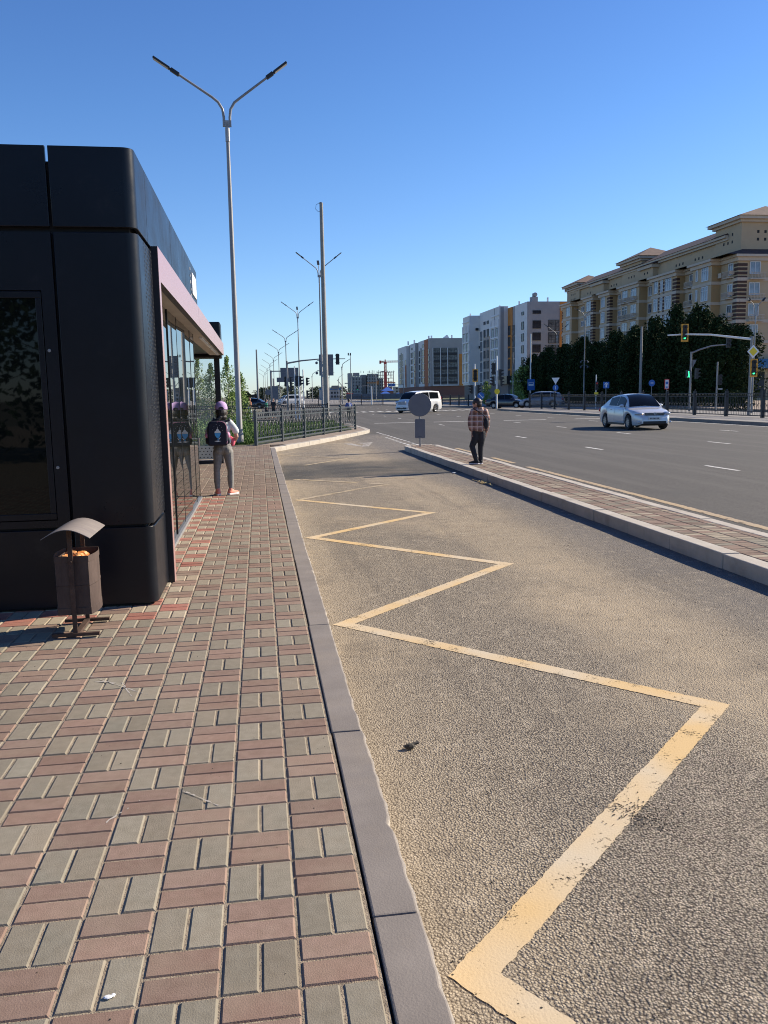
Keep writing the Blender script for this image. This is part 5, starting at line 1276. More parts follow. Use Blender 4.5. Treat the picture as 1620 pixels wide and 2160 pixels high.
# --- beige residential block -------------------------------------------------
bg_ = thing('apartment_building', 'beige six-storey apartment block with brown roofs, towers and striped brick quoins', 'building', (0, 0, 0))
XR, XP, XB = 60.9, 59.6, 80.0
Y0, Y1 = 101.0, 163.6; ZE = 17.75
ST = 2.63; ROW = [16.75 - ST * k for k in range(6)]
b = MB(); b.box((XR, Y0, 0), (XB, Y1, ZE)); b.build('wall', 'beige_wall', bg_)
bays = [(105.0, 109.9), (114.4, 122.0), (126.3, 133.0), (137.4, 141.5), (144.6, 148.5), (155.0, 159.6)]
for ya, yb in bays:
    b = MB(); b.box((XP, ya, 0), (XR - .002, yb, ZE)); b.build('bay', 'tan_wall', bg_)
    b = MB(); b.box((XP - .012, ya + .01, 0), (XP - .002, yb, ZE)); b.build('bay_front', 'beige_wall', bg_)
# string courses and cornice follow the bays
def outline(z0, z1, out, name, m, y0=Y0, y1=Y1):
    b = MB(); prev = y0 - out
    segs = []
    for ya, yb in bays: segs += [(prev, ya - out, XR), (ya - out, yb + out, XP)]; prev = yb + out
    segs.append((prev, y1, XR))
    for a, c, x in segs: b.box((x - out, a, z0), (XR + .3, c, z1))
    b.box((XR + .31, y0 - out, z0), (XB + out, y0 + .3, z1))
    b.build(name, m, bg_)
outline(ZE - .15, ZE + .32, .30, 'cornice', 'trim'); outline(ZE + .32, ZE + .62, .62, 'cornice', 'trim')
for k in range(1, 6): outline(ROW[k] + 1.02, ROW[k] + 1.42, .10, 'string_course', 'trim')
outline(4.55, 4.9, .16, 'string_course', 'trim')
# lower skirt of roof
b = MB()
b.add([(XP - .62, Y0 - .62, ZE + .63), (XP - .62, Y1, ZE + .63), (XR + 1.2, Y1, ZE + 1.5), (XR + 1.2, Y0 + 1.2, ZE + 1.5)], [(0, 1, 2, 3)])
b.add([(XP - .62, Y0 - .62, ZE + .63), (XB + .6, Y0 - .62, ZE + .63), (XB + .6, Y0 + 1.2, ZE + 1.5), (XR + 1.2, Y0 + 1.2, ZE + 1.5)], [(0, 3, 2, 1)])
b.build('skirt_roof', 'roof_brown', bg_, fix=False)
# attic storey
b = MB(); b.box((XR + 1.2, Y0 + 4.2, ZE + .3), (XB, Y1 - .5, 20.9)); b.build('attic_wall', 'beige_wall', bg_)
b = MB(); b.box((XR + .8, Y0 + 4.2, 20.9), (XB, Y1 - .3, 21.2)); b.box((XR + .45, Y0 + 4.2, 21.2), (XB, Y1, 21.5)); b.build('cornice', 'trim', bg_)
b = MB(); b.prism([(XR + .3, 21.5), (XB, 21.5), (XB, 23.9), (XR + 5.5, 23.9)], Y0 + 4.4, Y1, 'y'); b.build('roof', 'roof_brown', bg_)
def tower(ya, yb, x0, x1, zt, pk):
    b = MB(); b.box((x0, ya, ZE + .2), (x1, yb, zt)); t_ = b.build('tower', 'beige_wall', bg_)
    b = MB(); b.box((x0 - .35, ya - .35, zt), (x1 + .35, yb + .35, zt + .32)); b.box((x0 - .8, ya - .8, zt + .32), (x1 + .8, yb + .8, zt + .7)); b.build('cornice', 'trim', t_)
    zc = zt + .7; mx_, my_ = (x0 + x1) / 2, (ya + yb) / 2
    b = MB(); b.add([(x0 - 1.0, ya - 1.0, zc), (x1 + 1.0, ya - 1.0, zc), (x1 + 1, yb + 1, zc), (x0 - 1, yb + 1, zc), (mx_, my_, pk)], [(0, 1, 4), (1, 2, 4), (2, 3, 4), (3, 0, 4), (3, 2, 1, 0)]); b.build('hip_roof', 'roof_tile', t_)
    b = MB(); n = 3
    for r in range(2):
        for k in range(n):
            yy = my_ + (k - 1) * 1.0; zz = zt - 1.15 - r * .95; b.box((x0 - .01, yy - .16, zz - .18), (x0 + .2, yy + .16, zz + .18))
            xx = x0 + (x1 - x0) * .5 + (k - 1) * .95 if x1 - x0 < 9 else x0 + 2.3 + k * 1.0; b.box((xx - .16, ya - .01, zz - .18), (xx + .16, ya + .2, zz + .18))
    b.build('vent_hole', 'hole', t_)
tower(102.2, 108.4, 61.9, 72.0, 22.6, 25.3)
tower(130.4, 137.6, 61.8, 68.2, 22.2, 24.9)
tower(156.9, 163.4, 61.8, 68.0, 21.5, 24.1)
# small gables between the towers
for ya, yb in ((125.2, 129.4), (144.0, 149.0)):
    b = MB(); b.box((XR + .3, ya, ZE + .6), (XR + 2, yb, 20.4)); b.build('dormer', 'beige_wall', bg_)
    b = MB(); b.box((XR - .1, ya - .4, 20.4), (XR + 2, yb + .4, 20.9)); b.build('cornice', 'trim', bg_)
    b = MB(); b.prism([(XR - .4, 20.9), (XR + 4, 20.9), (XR + 4, 22.6)], ya - .6, yb + .6, 'y'); b.build('roof', 'roof_brown', bg_)
b = MB()
for y in (112, 113, 114, 117.5, 118.5, 119.5, 127, 128, 140.5, 141.6, 142.7, 151, 152.2, 153.4): b.box((XR + (.29 if 125.2 < y < 129.4 else 1.19), y - .17, 19.6), (XR + 1.4, y + .17, 19.95))
b.build('vent_hole', 'hole', bg_)
for y in (104.6, 133.8, 143.0):
    pass
for x, y in ((XR + 3.2, 111.5), (XR + 3.5, 139.2), (XR + 3.5, 140.6)):
    b = MB(); b.tube([(x, y, 22.0), (x, y, 23.7)], .22, 8); b.lathe([(0, 0), (.4, 0), (.4, .12), (0, .2)], 10, 'z', (x, y, 23.7)); b.build('chimney', 'roof_brown', bg_)
# quoins
def quoin(xa, ya, ax, n=1.15):
    b = MB(); z = 5.0
    while z < ZE - .3:
        if ax == 'corner': b.box((xa - .06, ya - .06, z), (xa + 1.25, ya + .9, z + .34))
        else: b.box((xa - .07, ya - .02, z), (xa + .5, ya + n, z + .34))
        z += .52
    b.build('quoin', 'quoin_brown', bg_)
quoin(XR, Y0, 'corner'); quoin(XP, 114.4, 'bay', 1.1); quoin(XP, 137.4, 'bay', 1.1); quoin(XP, 144.6, 'bay', 1.0); quoin(XR, 161.8, 'bay', 1.6)
quoin(XP, 118.0, 'bay', .4); quoin(XP, 119.4, 'bay', .35)
cols = [(102.6, XR, 1.1, 1.55, 2, 'b'), (106.6, XP, 1.7, 1.9, 3, ''), (108.7, XP, .5, 1.5, 1, ''), (112.3, XR, 1.5, 1.55, 2, 'b'), (116.8, XP, 1.9, 1.9, 3, ''), (118.8, XP, .8, 1.9, 2, ''), (120.6, XP, 1.2, 1.9, 2, ''),
        (125.0, XR, 1.3, 1.5, 2, ''), (128.2, XP, 1.9, 1.9, 2, 'b'), (131.4, XP, 1.9, 1.9, 2, 'b'), (136.0, XR, 1.5, 1.55, 3, ''), (140.2, XP, 1.5, 1.8, 3, ''), (146.6, XP, 2.0, 1.9, 2, ''), (152.6, XR, 1.5, 1.0, 2, ''), (156.8, XP, 1.9, 1.8, 2, '')]
random.seed(11)
def balcony(par, x, y, z, wd, face='W'):
    b = MB(); 
    if face == 'W':
        b.box((x - .75, y - wd / 2, z - .1), (x, y + wd / 2, z))
        for k in range(int(wd / .14) + 1): yy = y - wd / 2 + k * .14; b.box((x - .75, yy - .015, z), (x - .72, yy + .015, z + .72))
        b.box((x - .77, y - wd / 2, z + .72), (x - .70, y + wd / 2, z + .78))
        for s in (-1, 1): b.box((x - .72, y + s * wd / 2 - .03, z + .35), (x, y + s * wd / 2 + .03, z + .78))
    else:
        b.box((x - wd / 2, y - .75, z - .1), (x + wd / 2, y, z))
        for k in range(int(wd / .2) + 1): xx = x - wd / 2 + k * .2; b.box((xx - .02, y - .75, z), (xx + .02, y - .72, z + .72))
        b.box((x - wd / 2, y - .77, z + .72), (x + wd / 2, y - .70, z + .78)); b.box((x - wd / 2, y - .77, z + .36), (x + wd / 2, y - .72, z + .40))
    b.build('balcony', 'trim', par)
for (y, x, w_, h_, nx, kind) in cols:
    for k in range(5):
        window(bg_, x - .03, y, ROW[k], w_, h_, 'W', 'win_frame', 'win_glass' if random.random() < .75 else 'win_glass_dark', nx, 2 if h_ > 1.7 else 1)
        if kind == 'b': balcony(bg_, x - .02, y, ROW[k] - 1.05 if x == XR else ROW[k] - 1.25, w_ + .6)
for x in (63.2, 68.4):
    for k in range(5):
        window(bg_, x, Y0 - .03, ROW[k], 1.45, 1.6, 'S', 'win_frame', 'win_glass', 2); balcony(bg_, x + .1, Y0 - .02, ROW[k] - 1.4, 2.1, 'S')
b = MB(); b.box((XR - .62, 103.9, 15.9), (XR - .02, 104.7, 16.5)); b.lathe([(0, 0), (.22, 0)], 14, 'x', (XR - .63, 104.3, 16.2)); b.build('air_conditioner', 'trim', bg_)
b = MB(); b.tube([(XR - .12, 105.0 - .2, .2), (XR - .12, 104.8, 11.2)], .12, 8); b.build('drain_pipe', 'black_plastic', bg_)
# shop level and its blue fascia
b = MB(); b.box((57.2, Y0 + 2.0, 4.05), (XR + 0.0, Y0 + 9.5, 5.25)); b.box((57.2, Y0 - 1.2, 4.05), (XB, Y0 + 1.99, 5.25)); b.build('shop_fascia', 'shop_blue', bg_)
b = MB()
for k, x in enumerate((57.5, 59.4, 62.0, 63.2, 66.0, 68.0)): b.box((x, Y0 - 1.23, 4.15), (x + (1.7 if k in (0, 1) else .3), Y0 - 1.205, 5.15 if k in (0, 1) else 4.9))
b.build('fascia_lettering', 'sign_white', bg_)
b = MB()
for k in range(9): b.box((61.8 + k * 2, Y0 - .05, .3), (63.2 + k * 2, Y0 - .01, 3.6))
b.build('shop_window', 'win_glass_dark', bg_)

# --- white and orange blocks -------------------------------------------------
def wcol(par, face, c, pos, w_, zs, h_, nx=1, ny=1, glass='win_glass_dark', frame='win_dark_frame'):
    for z in zs:
        if face == 'W': window(par, c - .03, pos, z, w_, h_, 'W', frame, glass, nx, ny)
        else: window(par, pos, c - .03, z, w_, h_, 'S', frame, glass, nx, ny)
mb = thing('apartment_building', 'white and grey seven-storey block with orange stripes, right of the two modern ones', 'building', (0, 0, 0))
def block(par, nm, m, x0, y0, x1, y1, z0, z1):
    b = MB(); b.box((x0, y0, z0), (x1, y1, z1)); return b.build(nm, m, par)
block(mb, 'wall', 'grey_clad', 59.5, 181.5, 85, 215, 3.6, 21.4)
block(mb, 'wall', 'white_clad', 57.3, 196, 59.49, 214.0, 3.6, 21.9); block(mb, 'wall', 'white_clad', 54.6, 214.01, 59.49, 221, 3.6, 21.4)
block(mb, 'base', 'stone_base', 54.9, 182, 85, 220.8, 0, 3.59)
block(mb, 'side_cladding', 'white_clad', 59.46, 181.6, 59.497, 190.5, 3.7, 21.3)
block(mb, 'stripe', 'orange_clad', 59.40, 192.4, 59.492, 195.9, 3.7, 21.4); block(mb, 'stripe', 'orange_clad', 67.0, 181.4, 68.6, 181.49, 5, 21.3)
block(mb, 'stripe', 'grey_clad', 57.6, 195.93, 58.4, 195.995, 3.7, 21.8)
block(mb, 'stripe', 'orange_clad', 57.26, 203.2, 57.295, 204.2, 3.7, 15.5); block(mb, 'stripe', 'warm_clad', 57.27, 204.25, 57.295, 210.3, 3.7, 15.5)
block(mb, 'wall_joint', 'win_dark_frame', 57.28, 199.8, 57.298, 200.1, 3.7, 21.8)
for xg, ya, yb, yy in ((57.28, 196.2, 203.1, (196.3, 199.65, 202.9)), (54.58, 214.2, 221, (214.2, 217.5, 220.8))):
    b = MB()
    for z in range(7): b.box((xg - .16, ya, 4.1 + 2.62 * z), (xg, yb, 4.4 + 2.62 * z))
    for y in yy: b.box((xg - .2, y, 4), (xg, y + .3, 19.0))
    b.build('balcony_grid', 'pale_beam', mb)
Z5 = [16.4 - 2.62 * k for k in range(6)]
wcol(mb, 'S', 181.5, 61.65, 1.9, Z5[:5], 1.75, 2); wcol(mb, 'S', 181.5, 61.65, 1.9, [19.1], .75, 2)
wcol(mb, 'S', 181.5, 65.6, 2.5, [16.2 - 2.75 * k for k in range(5)], 2.4, 3, 3, 'balcony_glass')
wcol(mb, 'W', 59.46, 184.6, 1.6, Z5, 1.75); wcol(mb, 'W', 59.46, 184.6, 1.6, [19.1], .75); wcol(mb, 'W', 59.49, 191.6, 2.2, [z - .5 for z in Z5[:5]], 2.4, 1, 1, 'balcony_glass')
wcol(mb, 'W', 59.39, 194.6, 1.6, [z - .3 for z in Z5], 2.2)
wcol(mb, 'W', 57.28, 198.0, 1.6, [z - .6 for z in Z5[:5]], 2.3, 2, 1, 'win_glass'); wcol(mb, 'W', 57.28, 201.4, 1.6, [z - .6 for z in Z5[:5]], 2.3, 2, 1, 'win_glass')
wcol(mb, 'W', 57.28, 206.0, 1.6, Z5, 1.9); wcol(mb, 'W', 57.28, 209.0, 1.6, Z5, 1.9); wcol(mb, 'W', 57.28, 206.0, 1.6, [19.0], .8); wcol(mb, 'W', 57.28, 209.0, 1.6, [19.0], .8)
wcol(mb, 'W', 57.28, 212.2, 1.7, [z - .4 for z in Z5], 2.3, 2, 1, 'win_glass')
wcol(mb, 'W', 54.58, 215.9, 2.2, [z - .5 for z in Z5[:5]], 2.3, 2, 1, 'win_glass'); wcol(mb, 'W', 54.58, 219.3, 2.2, [z - .5 for z in Z5[:5]], 2.3, 2, 1, 'win_glass')
b = MB(); b.box((61.0, 183, 21.4), (62.4, 184.5, 22.6)); b.box((61.4, 183.3, 22.6), (61.9, 184, 23.4)); b.lathe([(0, 0), (.42, .1), (.5, .35)], 12, 'y', (61.9, 183, 23.1)); b.build('roof_unit', 'grey_clad', mb)
b = MB()
for x, y in ((60.2, 190), (58.2, 199), (59, 207), (56, 219), (64.4, 182.5)): b.box((x, y, 21.3), (x + .3, y + .3, 22.4))
b.build('chimney', 'pale_beam', mb)
for (x, y, f) in ((57.0, 213.7, 'S'), (56.2, 213.7, 'S')): 
    b = MB(); b.box((x, y - .1, 13 if x > 56.5 else 17.6), (x + .7, y + .3, 13.6 if x > 56.5 else 18.2)); b.build('air_conditioner', 'black_plastic', mb)
# shop canopy at its foot
sc = thing('shop_canopy', 'low dark shop front with white and orange fascia at the foot of the white block', 'shop front', (0, 0, 0))
block(sc, 'canopy', 'kiosk_metal', 45.6, 151, 56.5, 157, 3.1, 4.6); block(sc, 'wall', 'stone_base', 46.2, 152, 56, 156.5, 0, 3.09); block(sc, 'fascia', 'sign_white', 46.2, 150.93, 50.4, 150.99, 3.4, 3.7); block(sc, 'fascia', 'orange_clad', 53.0, 150.93, 55.6, 150.99, 4.0, 5.0)
# the farther block with glazed balcony towers
lb = thing('apartment_building', 'grey seven-storey block with three glazed balcony columns, left of the two modern ones', 'building', (0, 0, 0))
block(lb, 'wall', 'grey_clad', 61, 296, 100, 318.0, 4.2, 21.2); block(lb, 'wall', 'grey_clad', 59.8, 318.01, 80, 331, 4.2, 20.9); block(lb, 'wall', 'white_clad', 58.6, 331.01, 80, 352, 4.2, 20.6); block(lb, 'base', 'brick_red', 58.9, 296.4, 99, 351, 0, 4.19)
block(lb, 'side_cladding', 'white_clad', 60.95, 302, 60.997, 317.9, 4.3, 21.1); block(lb, 'side_cladding', 'white_clad', 59.75, 318.1, 59.797, 329.5, 4.3, 20.8)
block(lb, 'stripe', 'rust_clad', 60.9, 299.5, 60.99, 306.2, 4.2, 21.1); block(lb, 'stripe', 'orange_clad', 71.7, 295.9, 74.4, 295.99, 4.3, 15.6)
block(lb, 'stripe', 'rust_clad', 59.7, 318.2, 59.74, 320.5, 4.3, 14.5); block(lb, 'stripe', 'rust_clad', 58.5, 331.3, 58.58, 334, 4.3, 13)
Z7 = [16.6 - 2.55 * k for k in range(5)]
for xa, xb in ((62.1, 64.6), (65.0, 67.2), (67.6, 71.0)): wcol(lb, 'S', 296, (xa + xb) / 2, xb - xa, [z - .1 for z in Z7], 2.5, 3, 3, 'balcony_glass')
b = MB()
for x in (61.9, 64.7, 67.3, 71.1): b.box((x, 295.7, 4.6), (x + .2, 295.9, 17.8))
b.box((61.9, 295.7, 4.4), (71.3, 295.9, 4.6)); b.build('balcony_grid', 'pale_beam', lb)
b = MB()
for z in Z7: b.box((62.1, 295.8, z - 1.3), (71.0, 295.88, z - .55))
b.build('balcony_panel', 'win_dark_frame', lb)
wcol(lb, 'S', 296, 75.0, 1.5, Z7, 1.7); wcol(lb, 'S', 296, 75.0, 1.5, [19.2], .9)
wcol(lb, 'W', 60.97, 298.2, 2.0, Z7, 2.0); wcol(lb, 'W', 60.95, 308.2, 3.6, Z7, 2.2); wcol(lb, 'W', 60.95, 312.2, 1.5, [z + .8 for z in Z7], 2.4); wcol(lb, 'W', 60.95, 315.4, 1.9, Z7, 2.1); wcol(lb, 'W', 60.95, 308.2, 3.6, [19.2], 1.0)
wcol(lb, 'W', 59.74, 319.6, 2.2, Z7, 2.3); wcol(lb, 'W', 59.74, 323.6, 1.6, Z7, 1.9); wcol(lb, 'W', 59.74, 326.4, 1.6, Z7, 1.9); wcol(lb, 'W', 59.74, 324.8, 2.6, [19], .8)
wcol(lb, 'W', 58.57, 333.0, 2.4, Z7[1:], 2.2); wcol(lb, 'W', 58.57, 339.4, 1.6, Z7, 2.2); wcol(lb, 'W', 58.57, 342.6, 1.5, [z + .6 for z in Z7], 2.4); wcol(lb, 'W', 58.57, 346.0, 2.6, Z7, 2.0)
b = MB()
for x, y in ((60, 322), (61.2, 300), (59, 330), (62, 299), (69, 297), (74, 297)): b.box((x, y, 20.8), (x + .5, y + .5, 22.3))
b.prism([(66, 21.2), (68.4, 21.2), (67.6, 22.4)], 297, 299, 'y'); b.build('chimney', 'pale_beam', lb)
# --- unfinished concrete building --------------------------------------------
cb_ = thing('unfinished_building', 'unfinished grey concrete building with dark window openings beside the red crane', 'building', (0, 0, 0))
YC = 690.0
def shell(x0, x1, zt, yy=YC, n=5, cols_=6):
    b = MB(); fh = 2.55; w_ = (x1 - x0) / cols_
    z = 0; k = 0
    while z < zt - .5:
        b.box((x0, yy, z), (x1, yy + .5, z + .9)); 
        for c in range(cols_ + 1):
            xx = x0 + c * w_; b.box((max(x0, xx - w_ * .32), yy + .001, z + .9), (min(x1, xx + w_ * .32), yy + .49, min(zt, z + fh)))
        z += fh
    b.box((x0, yy, zt - .35), (x1, yy + .5, zt)); b.build('facade', 'concrete', cb_)
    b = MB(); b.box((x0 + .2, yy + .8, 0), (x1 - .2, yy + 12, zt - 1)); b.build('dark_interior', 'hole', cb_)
shell(76.8, 84.5, 17.6); shell(88.5, 98.0, 18.8, YC - 1.5, cols_=7); shell(98.8, 102.0, 15.5, YC - 2, cols_=2)
b = MB(); b.box((73.8, YC, 0), (76.7, YC + 12, 19.6)); b.box((84.6, YC + 3, 0), (88.4, YC + 10, 18.2)); b.box((78, YC + 4, 17), (83, YC + 8, 19.9)); b.box((70.5, YC, 11.0), (73.8, YC + 4, 11.7)); b.build('core_wall', 'concrete', cb_)
b = MB()
for k in range(8):
    z = 2.55 * (k + 1)
    b.box((98.5, YC + 2, z - .3), (112.5 if k == 7 else 111.5, YC + 12, z))
    for x in (98.8, 100.4, 102.2, 104.4, 107.0, 109.0, 111.0):
        if random.random() < .92: b.box((x, YC + 2.2, z - 2.55), (x + .55, YC + 2.8, z - .3))
for x in (90, 91.2, 93.5, 95, 97.5, 99, 100.4, 102.3, 104.0, 106.5, 108, 109.5, 111.4, 84, 86.2): b.box((x, YC + 3, 19.5), (x + .35, YC + 3.4, 20.9 + random.random() * 1.1))
b.box((101.5, YC + 3, 20.2), (104.5, YC + 5, 21.0)); b.box((102.5, YC + 3, 0), (110.5, YC + 5, 8.0)); b.build('frame', 'concrete', cb_)
b = MB(); b.box((88.3, YC - 1.9, 11.0), (97.5, YC - 1.52, 11.8)); b.box((103, YC + 1.6, 11.0), (112.8, YC + 1.95, 11.8)); b.box((96.5, YC - 1.95, 10), (98.2, YC - 1.6, 13)); b.build('safety_net', 'site_orange', cb_)
cr_ = thing('tower_crane', 'red tower crane standing at the unfinished concrete building', 'crane', (103.8, 687.0, 0))
def lattice(b, p, q, w_, n, th=.16):
    p, q = Vector(p), Vector(q); d = (q - p).normalized(); a = Vector((0, 0, 1)) if abs(d.z) < .5 else Vector((1, 0, 0)); u = d.cross(a).normalized() * w_ / 2; v = d.cross(u).normalized() * w_ / 2
    cs = [u + v, u - v, -u - v, -u + v]
    for c in cs: b.bar(p + c, q + c, th)
    for i in range(n):
        f0, f1 = p.lerp(q, i / n), p.lerp(q, (i + 1) / n)
        for k in range(4): b.bar(f0 + cs[k], f1 + cs[(k + 1) % 4], th * .7); b.bar(f1 + cs[k], f1 + cs[(k + 1) % 4], th * .7)
b = MB(); b.box((-1.1, -1.1, 0), (1.1, 1.1, 20.4)); lattice(b, (0, 0, 20.3), (0, 0, 27.0), 1.6, 6, .3); b.build('tower', 'crane_red', cr_)
b = MB(); lattice(b, (0, 0, 28.4), (24, 0, 28.7), 1.3, 16, .22); b.build('jib', 'crane_pale', cr_)
b = MB(); lattice(b, (0, 0, 28.4), (-4.4, 0, 28.4), 1.2, 4, .3); b.box((-4.8, -.8, 26.8), (-3.4, .8, 29.4)); b.build('counter_jib', 'crane_red', cr_)
b = MB(); b.box((-1.1, -1.1, 26.5), (1.1, 1.1, 28.0)); b.bar((0, 0, 28), (0, 0, 30.2), .8); b.build('cab', 'crane_red', cr_)
# blue roofed site houses
def hut(label, x, y, w_, h_, rh, m='shed_wall', roof='roof_blue'):
    t = thing('house', label, 'house', (x, y, -.1)); b = MB(); b.box((-w_ / 2, 0, 0), (w_ / 2, w_ * .7, h_)); b.build('wall', m, t)
    b = MB(); b.add([(-w_ * .55, -w_ * .05, h_), (w_ * .55, -w_ * .05, h_), (w_ * .55, w_ * .75, h_), (-w_ * .55, w_ * .75, h_), (-w_ * .12, w_ * .35, h_ + rh), (w_ * .12, w_ * .35, h_ + rh)], [(0, 1, 5, 4), (1, 2, 5), (2, 3, 4, 5), (3, 0, 4), (3, 2, 1, 0)]); b.build('roof', roof, t)
hut('small house with a blue hipped roof in front of the unfinished building, lower one', 72.6, 480, 6.4, .9 + .9, 1.6)
hut('small house with a blue hipped roof peeping over the lower blue roof', 80.0, 520, 7.0, 3.9, 2.2, 'brick_red')
hut('long low house with a blue roof next to the white orange block', 84.5, 500, 8.5, 1.7, .9)
t = thing('house', 'pale three-storey house between the blue roofs and the modern block', 'house', (101.0, 590, 0)); b = MB(); b.box((-5, 0, 0), (6, 10, 7.0)); b.build('wall', 'warm_clad', t)
for k in range(3):
    for c in range(5): b = MB(); b.box((-4.3 + c * 2.1, -.06, 1.2 + k * 2.0), (-3.2 + c * 2.1, -.01, 2.2 + k * 2.0)); b.build('window', 'hole', t)
t = thing('house', 'grey blue two-storey building behind the small billboard', 'house', (24.5, 290, 0)); b = MB(); b.box((-3.4, 0, 0), (3.3, 8, 3.5)); b.build('wall', 'grey_clad', t)
b = MB(); b.box((-3.6, -.3, 3.5), (3.5, 8, 4.0)); b.build('roof', 'shop_blue', t)
for c in range(6):
    for zz in (.8, 2.1): b = MB(); b.box((-3 + c * 1.05, -.06, zz), (-2.4 + c * 1.05, -.01, zz + .7)); b.build('window', 'win_glass_dark', t)
t = thing('warehouse', 'dark low warehouse roof at the far left horizon behind the thin pole', 'building', (-1.6, 205, 0)); b = MB(); b.box((-1.3, 0, 0), (1.3, 12, 1.3)); b.build('wall', 'brick_red', t); b = MB(); b.prism([(-1.5, 1.3), (1.5, 1.3), (1.2, 2.15), (-1.0, 2.0)], -.3, 12, 'y'); b.build('roof', 'hole', t)
t = thing('wall', 'long grey green hoarding along the foot of the unfinished building', 'fence', (45, 300, 0)); b = MB(); b.box((-14, 0, 0), (8, .3, 1.9))
for k in range(11): b.box((-14 + 2 * k, -.08, 0), (-13.85 + 2 * k, 0, 2.0))
b.build('panel', 'sign_back', t)
# truck mounted crane with its boom up
t = thing('mobile_crane', 'mobile crane with a raised dark boom left of the unfinished building', 'crane', (42.4, 398, 0))
b = MB(); b.box((-1.3, -1.2, .6), (1.8, 1.2, 2.4)); b.build('body', 'crane_red', t, bevel=.1); b = MB(); b.tube([(0, 0, 2.2), (-5.6, 0, 8.9)], [.28, .12], 8); b.build('boom', 'sign_dark', t)
for x in (-.8, .2, 1.2):
    b = MB(); b.lathe([(0, -1.3), (.5, -1.3), (.5, 1.3), (0, 1.3)], 16, 'y', (x, 0, .5)); b.build('wheel', 'tyre', t)

# ================================================================== PLANTS
def leaves(b, centers, per, size, seed, spread, flat_=0.0):
    random.seed(seed); V = []; F = []
    base = len(b.v)
    for (cx, cy, cz, r) in centers:
        for _ in range(per):
            while True:
                u = Vector((random.uniform(-1, 1), random.uniform(-1, 1), random.uniform(-1, 1)))
                if u.length < 1: break
            u = u * (u.length ** -.35 if u.length > .05 else 1)
            p = Vector((cx, cy, cz)) + Vector((u.x * r * spread[0], u.y * r * spread[1], u.z * r * spread[2]))
            n = Vector((random.gauss(0, 1), random.gauss(0, 1), random.gauss(.4, 1))).normalized(); a = n.orthogonal().normalized(); c = n.cross(a)
            t = random.uniform(0, math.pi); d = a * math.cos(t) + c * math.sin(t); e = n.cross(d); s = size * random.uniform(.6, 1.25)
            k = len(V); V += [p - d * s * .55, p + e * s * .33, p + d * s * .6, p - e * s * .33]; F.append((k, k + 1, k + 2, k + 3))
    b.add(V, F)
def tree(name, label, loc, h, rad, seed, leaf, leafm, clumps=70, per=70, group=None, base=.12, top=1.0, col=True, rz=0, trunk_r=.09, pw=.8, squash=(1, 1, 1.3)):
    t = thing(name, label, 'tree', loc, rz, group); random.seed(seed)
    b = MB(); pts = [(0, 0, -.1)]; 
    for k in range(1, 7): pts.append((random.uniform(-.06, .06) * h * .1, random.uniform(-.06, .06) * h * .1, h * k / 6 * .93))
    b.tube(pts, [trunk_r * (1 - .13 * k) for k in range(7)], 7)
    cs = []
    for k in range(clumps):
        f = (k + random.random()) / clumps; z = h * (base + (1 - base) * f)
        prof = math.sin(math.pi * min(1, (f * .82 + .12))) ** pw if pw > 0 else (min(1, .6 + f * 2.2) * (1 - f) ** .6 * random.uniform(.6, 1.25) + .05)
        if f > .86: prof *= .55 + random.random() * .3
        rr = rad * prof * math.sqrt(random.random()) * .95; a = random.uniform(0, 2 * math.pi)
        r = rad * random.uniform(.20, .38) * (1 if f < .85 else .6)
        c = (rr * math.cos(a), rr * math.sin(a), min(h - r * .4, z)); cs.append((*c, r))
        if k % 3 == 0: b.tube([(0, 0, max(.1, c[2] - rad * .6)), (c[0] * .5, c[1] * .5, c[2] - rad * .15), c], [trunk_r * .35, trunk_r * .2, trunk_r * .08], 5)
    b.build('trunk', 'bark', t, auto=60)
    b = MB(); leaves(b, cs, per, leaf, seed + 1, squash); b.build('crown', leafm, t, fix=False)
    return t
# the dark row across the avenue
protos = []
spots = [(118.5, 6.6), (114.2, 7.4), (110.3, 6.9), (106.6, 7.3), (103.0, 7.0), (99.6, 7.7), (96.4, 7.0), (93.2, 7.9), (90.1, 7.4), (87.2, 8.0), (84.4, 7.6), (81.7, 8.4), (79.1, 7.7), (76.6, 9.1), (74.2, 8.0), (71.9, 8.6), (69.6, 7.4), (67.5, 6.6)]
GR = 'row of dark trees in front of the beige apartment block'
names = ['leftmost tree of the dark row, its crown catching green light', 'second tree from the left in the dark row', 'third tree from the left in the dark row']
ordn = ['first', 'second', 'third', 'fourth', 'fifth', 'sixth', 'seventh', 'eighth', 'ninth', 'tenth', 'eleventh', 'twelfth', 'thirteenth', 'fourteenth', 'fifteenth', 'sixteenth', 'seventeenth', 'last']
for i, (y, h) in enumerate(spots):
    x = 40.5 + (i * 37 % 5 - 2) * .35
    lab = 'dark leafy tree, %s from the left in the row before the beige block' % ordn[i] if i < 17 else 'low dark tree closing the row at its right end'
    if i < 4:
        o = tree('tree', lab, (x, y, 0), 7.6, 2.05, 60 + i, .24, 'leaf_dark', 120, 95, GR, base=.03, pw=.62, trunk_r=.12, squash=(1, 1, 1.9)); protos.append(o)
        o.scale = (1, 1, h / 7.6)
    else: dup(protos[(i * 3 + 1) % 4], (x, y, 0), R(i * 77), lab, GR, (1, 1, h / 7.6))
o = tree('tree', 'fresh green tree at the left end of the dark row', (38.6, 119, 0), 5.2, 1.8, 71, .22, 'leaf_young', 60, 80, base=.08, pw=.6)
